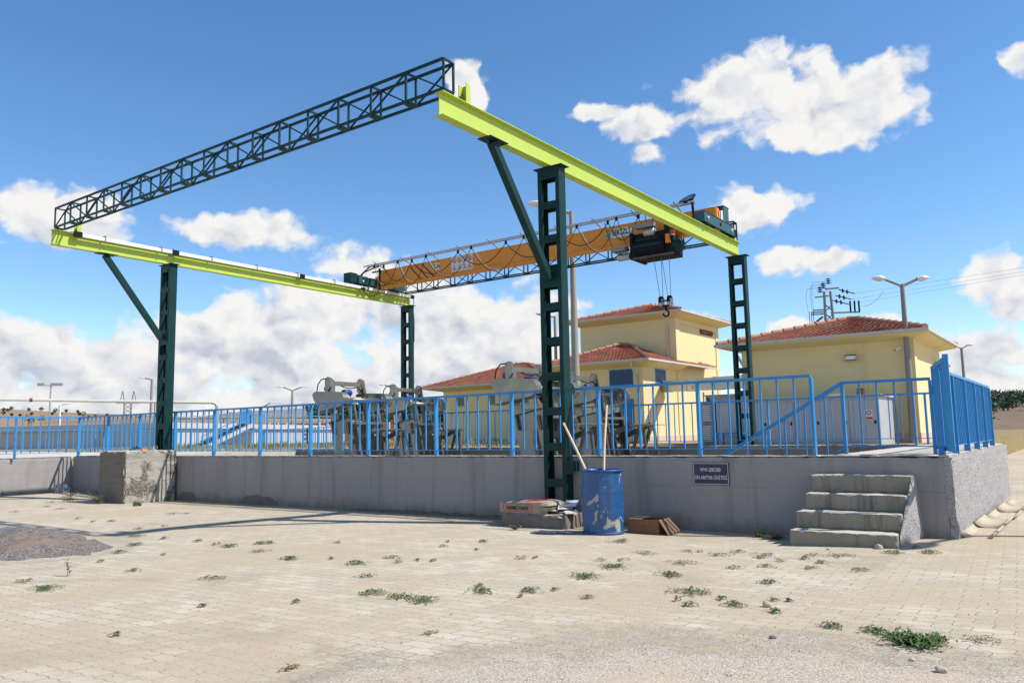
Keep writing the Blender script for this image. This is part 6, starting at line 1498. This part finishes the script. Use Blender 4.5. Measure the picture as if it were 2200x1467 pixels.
# ================================================================= WEEDS
WEEDS = [(-6.56, 6.09, 0.32, 0.3, 'g'), (-7.5, 5.93, 0.32, 0.3, 'g'), (-7.08, 6.17, 0.11, 0.14, 'd'), (-6.52, 6.56, 0.28, 0.27, 'o'), (-6.22, 6.36, 0.16, 0.18, 'd'), (-6.11, 6.6, 0.12, 0.15, 'd'), (-5.94, 6.62, 0.08, 0.12, 'o'), (-5.86, 5.55, 0.23, 0.24, 'o'), (-5.19, 5.0, 0.29, 0.28, 'g'), (-4.86, 5.02, 0.28, 0.27, 'g'), (-4.61, 5.01, 0.36, 0.33, 'g'), (-4.43, 5.57, 0.33, 0.31, 'g'), (-4.6, 5.77, 0.11, 0.14, 'o'), (-4.05, 5.82, 0.25, 0.25, 'g'), (-3.92, 5.95, 0.08, 0.12, 'o'), (-4.01, 5.57, 0.04, 0.09, 'd'), (-8.04, 7.13, 0.2, 0.21, 'o'), (-6.51, 8.26, 0.17, 0.19, 'g'), (-6.9, 7.99, 0.16, 0.18, 'd'), (-6.62, 7.56, 0.14, 0.17, 'o'), (-6.06, 7.55, 0.08, 0.12, 'd'), (-5.21, 7.25, 0.22, 0.23, 'o'), (-5.09, 7.36, 0.11, 0.14, 'd'), (-4.02, 6.62, 0.45, 0.4, 'g'), (-4.04, 7.25, 0.4, 0.36, 'g'), (-4.38, 7.57, 0.16, 0.18, 'o'), (-4.21, 7.74, 0.18, 0.2, 'd'), (-4.28, 8.4, 0.33, 0.31, 'o'), (-3.59, 7.84, 0.45, 0.4, 'o'), (-3.38, 7.07, 0.32, 0.3, 'g'), (-3.51, 8.7, 0.39, 0.35, 'o'), (-3.93, 8.89, 0.34, 0.31, 'o'), (-3.45, 9.11, 0.28, 0.27, 'o'), (-3.06, 8.91, 0.35, 0.32, 'o'), (-3.01, 8.7, 0.26, 0.25, 'o'), (-2.79, 8.5, 0.2, 0.21, 'o'), (-3.02, 7.83, 0.24, 0.24, 'd'), (-2.78, 8.06, 0.29, 0.28, 'o'), (-2.45, 7.18, 0.21, 0.22, 'g'), (-2.86, 6.45, 0.45, 0.39, 'g'), (-2.67, 5.95, 0.14, 0.16, 'g'), (-2.83, 6.08, 0.06, 0.11, 'g'), (-2.55, 6.31, 0.11, 0.14, 'g'), (-2.38, 6.14, 0.22, 0.23, 'g'), (-2.18, 6.47, 0.09, 0.13, 'o'), (-2.07, 6.53, 0.06, 0.11, 'o'), (-2.03, 6.06, 0.16, 0.18, 'g'), (-3.5, 5.85, 0.2, 0.21, 'o'), (-5.13, 9.25, 0.37, 0.34, 'd'), (-5.11, 9.41, 0.19, 0.2, 'g'), (-2.6, 9.08, 0.21, 0.22, 'o'), (-2.6, 8.75, 0.13, 0.16, 'g'), (-2.37, 8.53, 0.22, 0.22, 'o'), (-2.34, 8.15, 0.18, 0.19, 'o'), (-1.94, 8.26, 0.22, 0.23, 'o'), (-2.32, 9.13, 0.46, 0.41, 'o'), (-1.87, 9.56, 0.26, 0.25, 'g'), (-1.55, 9.74, 0.26, 0.25, 'g'), (-1.74, 10.08, 0.13, 0.16, 'o'), (-1.57, 5.82, 0.2, 0.21, 'g'), (-1.29, 5.81, 0.26, 0.25, 'g'), (-1.1, 5.76, 0.34, 0.32, 'g'), (-0.91, 5.79, 0.18, 0.2, 'g'), (-0.71, 5.94, 0.25, 0.24, 'o'), (-8.03, 3.57, 0.4, 0.36, 'g'), (-8.67, 3.66, 0.24, 0.24, 'o'), (-13.81, 7.16, 0.2, 0.21, 'd'), (-9.09, 5.37, 0.14, 0.16, 'd'), (-9.81, 5.19, 0.2, 0.21, 'g'), (-10.6, 6.24, 0.13, 0.16, 'g'), (-13.97, 6.92, 0.08, 0.12, 'g'), (-9.88, 6.3, 0.13, 0.16, 'g'), (-9.39, 6.26, 0.2, 0.21, 'o'), (-9.06, 6.24, 0.27, 0.26, 'g'), (-8.89, 6.63, 0.34, 0.31, 'g'), (-8.3, 6.15, 0.35, 0.32, 'o'), (-10.3, 5.66, 0.23, 0.23, 'g'), (-11.31, 6.21, 0.27, 0.27, 'o'), (-10.58, 5.27, 0.18, 0.2, 'd'), (-13.06, 5.54, 0.29, 0.27, 'o'), (-10.61, 5.3, 0.19, 0.2, 'd'), (-11.25, 6.24, 0.21, 0.21, 'd'), (-13.83, 7.15, 0.18, 0.19, 'd'), (-14.9, 7.13, 0.22, 0.23, 'd'), (-14.46, 8.66, 0.36, 0.33, 'd'), (-14.28, 8.85, 0.27, 0.27, 'o'), (-11.75, 8.18, 0.21, 0.22, 'd'), (-12.17, 6.72, 0.22, 0.23, 'd'), (-12.17, 7.14, 0.17, 0.19, 'd'), (-8.33, 4.56, 0.23, 0.23, 'o'), (-7.17, 4.74, 0.33, 0.31, 'o'), (-9.26, 4.71, 0.08, 0.12, 'o'), (-13.44, 5.4, 0.29, 0.28, 'o'), (-3.96, 3.16, 0.1, 0.14, 'd'), (-5.47, 4.39, 0.12, 0.15, 'o'), (-3.83, 4.25, 0.11, 0.15, 'd'), (-5.68, 3.01, 0.1, 0.14, 'o'), (-6.01, 3.91, 0.06, 0.11, 'd'), (-17.63, 8.05, 0.4, 0.36, 'd'), (-20.15, 8.97, 0.29, 0.28, 'o'), (-18.61, 8.2, 0.31, 0.29, 'd'), (-17.65, 7.16, 0.29, 0.27, 'd')]
def mat_weed(x, y, w, d, mat, dens=1.0, tall=0.03):
    m = MB(); z = gz(x, y)
    ns = max(6, int(w * 44 * dens)); yaw = random.uniform(-0.3, 0.3)
    for s_ in range(ns):
        a_ = random.uniform(0, 2 * math.pi); L = random.uniform(0.35, 1.0)
        px = x + random.gauss(0, w * 0.12); py = y + random.gauss(0, d * 0.12)
        ex = x + math.cos(a_) * w * 0.5 * L; ey = y + math.sin(a_) * d * 0.5 * L
        n = max(4, int(9 * L)); hh = tall * random.uniform(0.4, 1.3)
        prev = Vector((px, py, z + 0.002))
        for i in range(1, n + 1):
            t_ = i / n
            p = Vector((px + (ex - px) * t_ + 0.01 * math.sin(t_ * 7 + s_), py + (ey - py) * t_ + 0.008 * math.cos(t_ * 6 + s_ * 2), z + 0.003 + hh * math.sin(math.pi * min(1, t_ * 0.9 + 0.05)) * (1 - 0.3 * t_)))
            dd_ = (p - prev).normalized(); sd = Vector((-dd_.y, dd_.x, 0)) * 0.0014
            m.add([prev - sd, prev + sd, p + sd, p - sd], [(0, 1, 2, 3)])
            for q in range(3):
                r = random.uniform(0.008, 0.016); b_ = random.uniform(0, 6.28); up_ = random.uniform(-0.2, 0.9)
                dv = Vector((math.cos(b_), math.sin(b_), up_)).normalized() * r; sv = Vector((-math.sin(b_), math.cos(b_), random.uniform(-0.4, 0.4))) * r * 0.42
                o_ = p + Vector((random.uniform(-.004, .004), random.uniform(-.004, .004), random.uniform(0, .008)))
                m.add([o_, o_ + dv * 0.5 + sv, o_ + dv, o_ + dv * 0.5 - sv], [(0, 1, 2, 3)])
            prev = p
    return m
random.seed(21)
bands = {}
for w_ in WEEDS:
    x, y = w_[0], w_[1]; dist = math.hypot(x, y)
    b_ = 'nearest the viewer' if dist < 6.0 else 'in the near paving' if dist < 8.0 else 'in the middle paving' if dist < 10.5 else 'in the far paving' if dist < 14 else 'near the far left wall'
    bands.setdefault(b_, []).append(w_)
ordn = ['first', 'second', 'third', 'fourth', 'fifth', 'sixth', 'seventh', 'eighth', 'ninth', 'tenth', 'eleventh', 'twelfth', 'thirteenth', 'fourteenth', 'fifteenth', 'sixteenth', 'seventeenth', 'eighteenth', 'nineteenth', 'twentieth', 'twenty-first', 'twenty-second', 'twenty-third', 'twenty-fourth', 'twenty-fifth', 'twenty-sixth', 'twenty-seventh', 'twenty-eighth', 'twenty-ninth', 'thirtieth'] + ['thirty-%s' % q for q in ('first', 'second', 'third', 'fourth', 'fifth', 'sixth', 'seventh', 'eighth', 'ninth')] + ['fortieth'] + ['forty-%s' % q for q in ('first', 'second', 'third', 'fourth', 'fifth', 'sixth', 'seventh', 'eighth', 'ninth')]
for b_, lst in bands.items():
    lst.sort(key=lambda w: (w[0] * math.cos(YAW) + w[1] * math.sin(YAW)) / (-w[0] * math.sin(YAW) + w[1] * math.cos(YAW)))
    for i, (x, y, w, d, c) in enumerate(lst):
        mat = {'g': 'leaf_green', 'o': 'leaf_olive', 'd': 'leaf_dry'}[c]
        ob = mat_weed(x, y, w, d, mat, 1.7 if c == 'g' else 0.9, 0.026 if c == 'g' else 0.018).build('weed', mat, origin=(x, y, gz(x, y)))
        desc = {'g': 'green', 'o': 'olive', 'd': 'brown dried'}[c]
        tag(ob, '%s %s flat weed, %s from left of the weeds %s' % ('wide' if w > 0.4 else 'small', desc, ordn[i], b_), 'weed', 'flat weeds growing between the pavers')
def tuft(name, label, x, y, n, h, spread, mat, leafy=False, group=None):
    m = MB(); z = gz(x, y)
    for i in range(n):
        a_ = random.uniform(0, 6.28); hh = h * random.uniform(0.45, 1); r = spread * random.uniform(0.2, 1)
        p0 = Vector((x + random.uniform(-.3, .3) * spread, y + random.uniform(-.3, .3) * spread, z)); prev = p0; wd = 0.004 + 0.006 * (not leafy)
        for k_ in range(1, 6):
            t_ = k_ / 5; p = p0 + Vector((math.cos(a_) * r * t_ ** 1.6, math.sin(a_) * r * t_ ** 1.6, hh * (t_ - 0.25 * t_ * t_)))
            sd = Vector((-math.sin(a_), math.cos(a_), 0)) * wd * (1.05 - t_)
            m.add([prev - sd, prev + sd, p + sd * 0.7, p - sd * 0.7], [(0, 1, 2, 3)])
            if leafy:
                for q in range(3):
                    b_ = random.uniform(0, 6.28); L = random.uniform(0.02, 0.05); dv = Vector((math.cos(b_), math.sin(b_), random.uniform(0, 0.8))) * L; sv = Vector((-math.sin(b_), math.cos(b_), 0)) * L * 0.16
                    m.add([p, p + dv * 0.5 + sv, p + dv, p + dv * 0.5 - sv], [(0, 1, 2, 3)])
            prev = p
    return tag(m.build(name, mat, origin=(x, y, z)), label, 'plant', group)
tuft('weed_plant', 'tall spindly weed rising in front of the shaded face of the block', -18.95, 9.35, 9, 0.62, 0.20, 'leaf_olive', True)
tuft('weed_plant', 'low leafy weed at the shaded foot of the concrete block', -18.75, 9.4, 26, 0.28, 0.24, 'leaf_olive', True)
tuft('weed_plant', 'bright green tuft before the sunlit face of the concrete block', -17.35, 9.55, 60, 0.19, 0.22, 'leaf_green')
tuft('weed_plant', 'bushy weed in the corner left of the concrete block', -20.4, 10.2, 30, 0.42, 0.30, 'leaf_green', True)
tuft('weed_plant', 'thin leafy weed standing left of the bushy weed, by the carboy', -21.3, 9.9, 18, 0.40, 0.28, 'leaf_olive', True)
tuft('weed_plant', 'weed spreading in the shadow of the concrete block', -20.2, 9.4, 26, 0.2, 0.4, 'leaf_olive', True)
tuft('weed_plant', 'dark weed growing at the foot of the wall left of the steps', -3.75, 10.75, 34, 0.22, 0.18, 'leaf_green')
tuft('weed_plant', 'pale flat weed beside the dark weed at the wall foot', -3.5, 10.6, 30, 0.07, 0.2, 'leaf_olive', True)
tuft('weed_plant', 'single thin upright weed right of the gravel heap', -8.65, 4.05, 3, 0.26, 0.04, 'leaf_green', True)
tuft('weed_plant', 'small weed sprout at the left end of the concrete slab', -7.2, 9.9, 14, 0.08, 0.1, 'leaf_olive', True)
tuft('weed_plant', 'bright bushy weed in the gravel at the lower right', -1.02, 5.66, 70, 0.05, 0.22, 'leaf_green', True)

# ================================================================= VEGETATION FAR AWAY
random.seed(9)
m = MB()
for i in range(34000):                                    # tall dry grass beyond the right paving and around the yard
    if i < 15000: x = random.uniform(-22, 16); y = random.uniform(80, 190); z = -0.30; h = random.uniform(0.5, 1.1)
    else: x = random.uniform(-60, -18); y = random.uniform(26, 60); z = G0; h = random.uniform(0.1, 0.45) * (0.5 + noise.noise(Vector((x * 0.3, y * 0.3, 0))))
    if i >= 15000 and (-23.5 < x < -16 and y > 33): continue
    a_ = random.uniform(0, 3.14); w = h * 0.07; lx = random.uniform(-.2, .2) * h
    c_, s_ = math.cos(a_) * w, math.sin(a_) * w
    m.add([(x - c_, y - s_, z), (x + c_, y + s_, z), (x + c_ * 0.7 + lx, y + s_ * 0.7, z + h), (x + lx, y, z + h * 0.75), (x - c_ * 0.8 + lx, y - s_ * 0.8, z + h * 0.95)], [(0, 1, 2, 3), (0, 3, 4)])
tag(m.build('tall_grass', 'dry_grass'), 'tall dry grass beyond the paving and below the far tank wall', 'grass', kind='stuff')
def crown(m, c, r, n, leaf):
    for i in range(n):
        v = Vector((random.gauss(0, 1), random.gauss(0, 1), random.gauss(0, 1))).normalized() * r * random.uniform(0.55, 1.0)
        p = Vector(c) + Vector((v.x, v.y, v.z * 0.8)); q = Vector((random.gauss(0, 1), random.gauss(0, 1), random.gauss(0, 1))).normalized(); u = q.orthogonal().normalized() * leaf * random.uniform(0.6, 1.2); w = q.cross(u).normalized() * leaf * random.uniform(0.5, 1)
        m.add([p - u, p + w, p + u, p - w * 0.8], [(0, 1, 2, 3)])
m = MB()
def hz(y): return 0
for i in range(700):
    t_ = random.random(); row = random.random()
    az_ = -0.30 + 0.50 * t_; D_ = 300 + 285 * row
    z = 0.0 + 19.5 * (row ** 0.8) + 2
    if row < 0.18 and random.random() > 0.25: continue
    crown(m, (math.sin(az_) * D_, math.cos(az_) * D_, z), random.uniform(2.4, 4.6), 60, 0.75)
tag(m.build('forest', 'forest_green'), 'dark green wooded hillside at the right edge', 'forest', kind='stuff')
m = MB()
for i in range(900):
    az_ = random.uniform(-0.88, -0.70); D_ = random.uniform(860, 1120); z = 8 + 38 * ((D_ - 860) / 260) ** 0.8 - (0 if az_ < -0.80 else 4)
    crown(m, (math.sin(az_) * D_, math.cos(az_) * D_, z), random.uniform(3, 6), 8, 3.0)
tag(m.build('far_wood', 'forest_green'), 'far hillside dotted with dark bushes behind the leftmost bar screen', 'wood', kind='stuff')
k_ = 0
SHR = [(8, 879, 1.2), (17, 880, 1.2), (25, 876, 1.4), (62, 879, 1.1), (89, 878, 1.4), (119, 881, 1.7), (142, 882, 1.2), (167, 883, 1.0), (178, 889, 2.1), (68, 888, 1.0), (112, 888, 1.2), (130, 888, 1.3), (25, 890, 1.1), (8, 886, 1.4), (62, 898, 3.0), (68, 902, 2.4), (89, 899, 2.4), (170, 888, 1.2), (190, 896, 1.6), (205, 893, 1.1), (230, 891, 1.2), (300, 896, 1.0), (43, 891, 0.9)]
for i, (u, v, r) in enumerate(sorted(SHR)):
    xr = (u - 1100) / FPX; yr = -(v - 733.5) / FPX; d_ = fw + r2 * xr + u2 * yr
    D_ = 560 if v < 889 else 430 if v < 895 else 330
    c = Vector((0, 0, 1.35)) + d_ * (D_ / Vector((d_.x, d_.y, 0)).length)
    m = MB(); crown(m, c, r * D_ / 560 * 0.95, 60, 0.42 * D_ / 560); sh = thing('hill_tree', '%s dark tree from the left on the tan hillside beyond the left railing' % ordn[i], 'tree', (c.x, c.y, c.z - r * 1.2), 'scattered trees on the tan hill')
    m.build('crown', 'forest_green', sh); MB().tube([(c.x, c.y, c.z - r * 1.2), (c.x, c.y, c.z)], 0.16, 5).build('trunk', 'bark', sh)
# green trees visible between the bar screens
for i, (x, y, z, r, lb) in enumerate(((-40.5, 47.5, 3.0, 1.7, 'dark green tree seen between the two left bar screens'), (-52, 62, 2.6, 1.6, 'dark green tree low behind the leftmost bar screen'))):
    t = thing('garden_tree', lb, 'tree', (x, y, G0)); m = MB(); crown(m, (x, y, z), r, 900, 0.16); crown(m, (x + 0.5, y, z - 0.8), r * 0.8, 500, 0.16); m.build('crown', 'forest_green', t)
    m = MB(); m.tube([(x, y, G0), (x, y, z)], 0.12, 6, True, 0.06); m.build('trunk', 'bark', t)
print('objects', len(bpy.data.objects), 'faces', sum(len(o.data.polygons) for o in bpy.data.objects if o.type == 'MESH'))
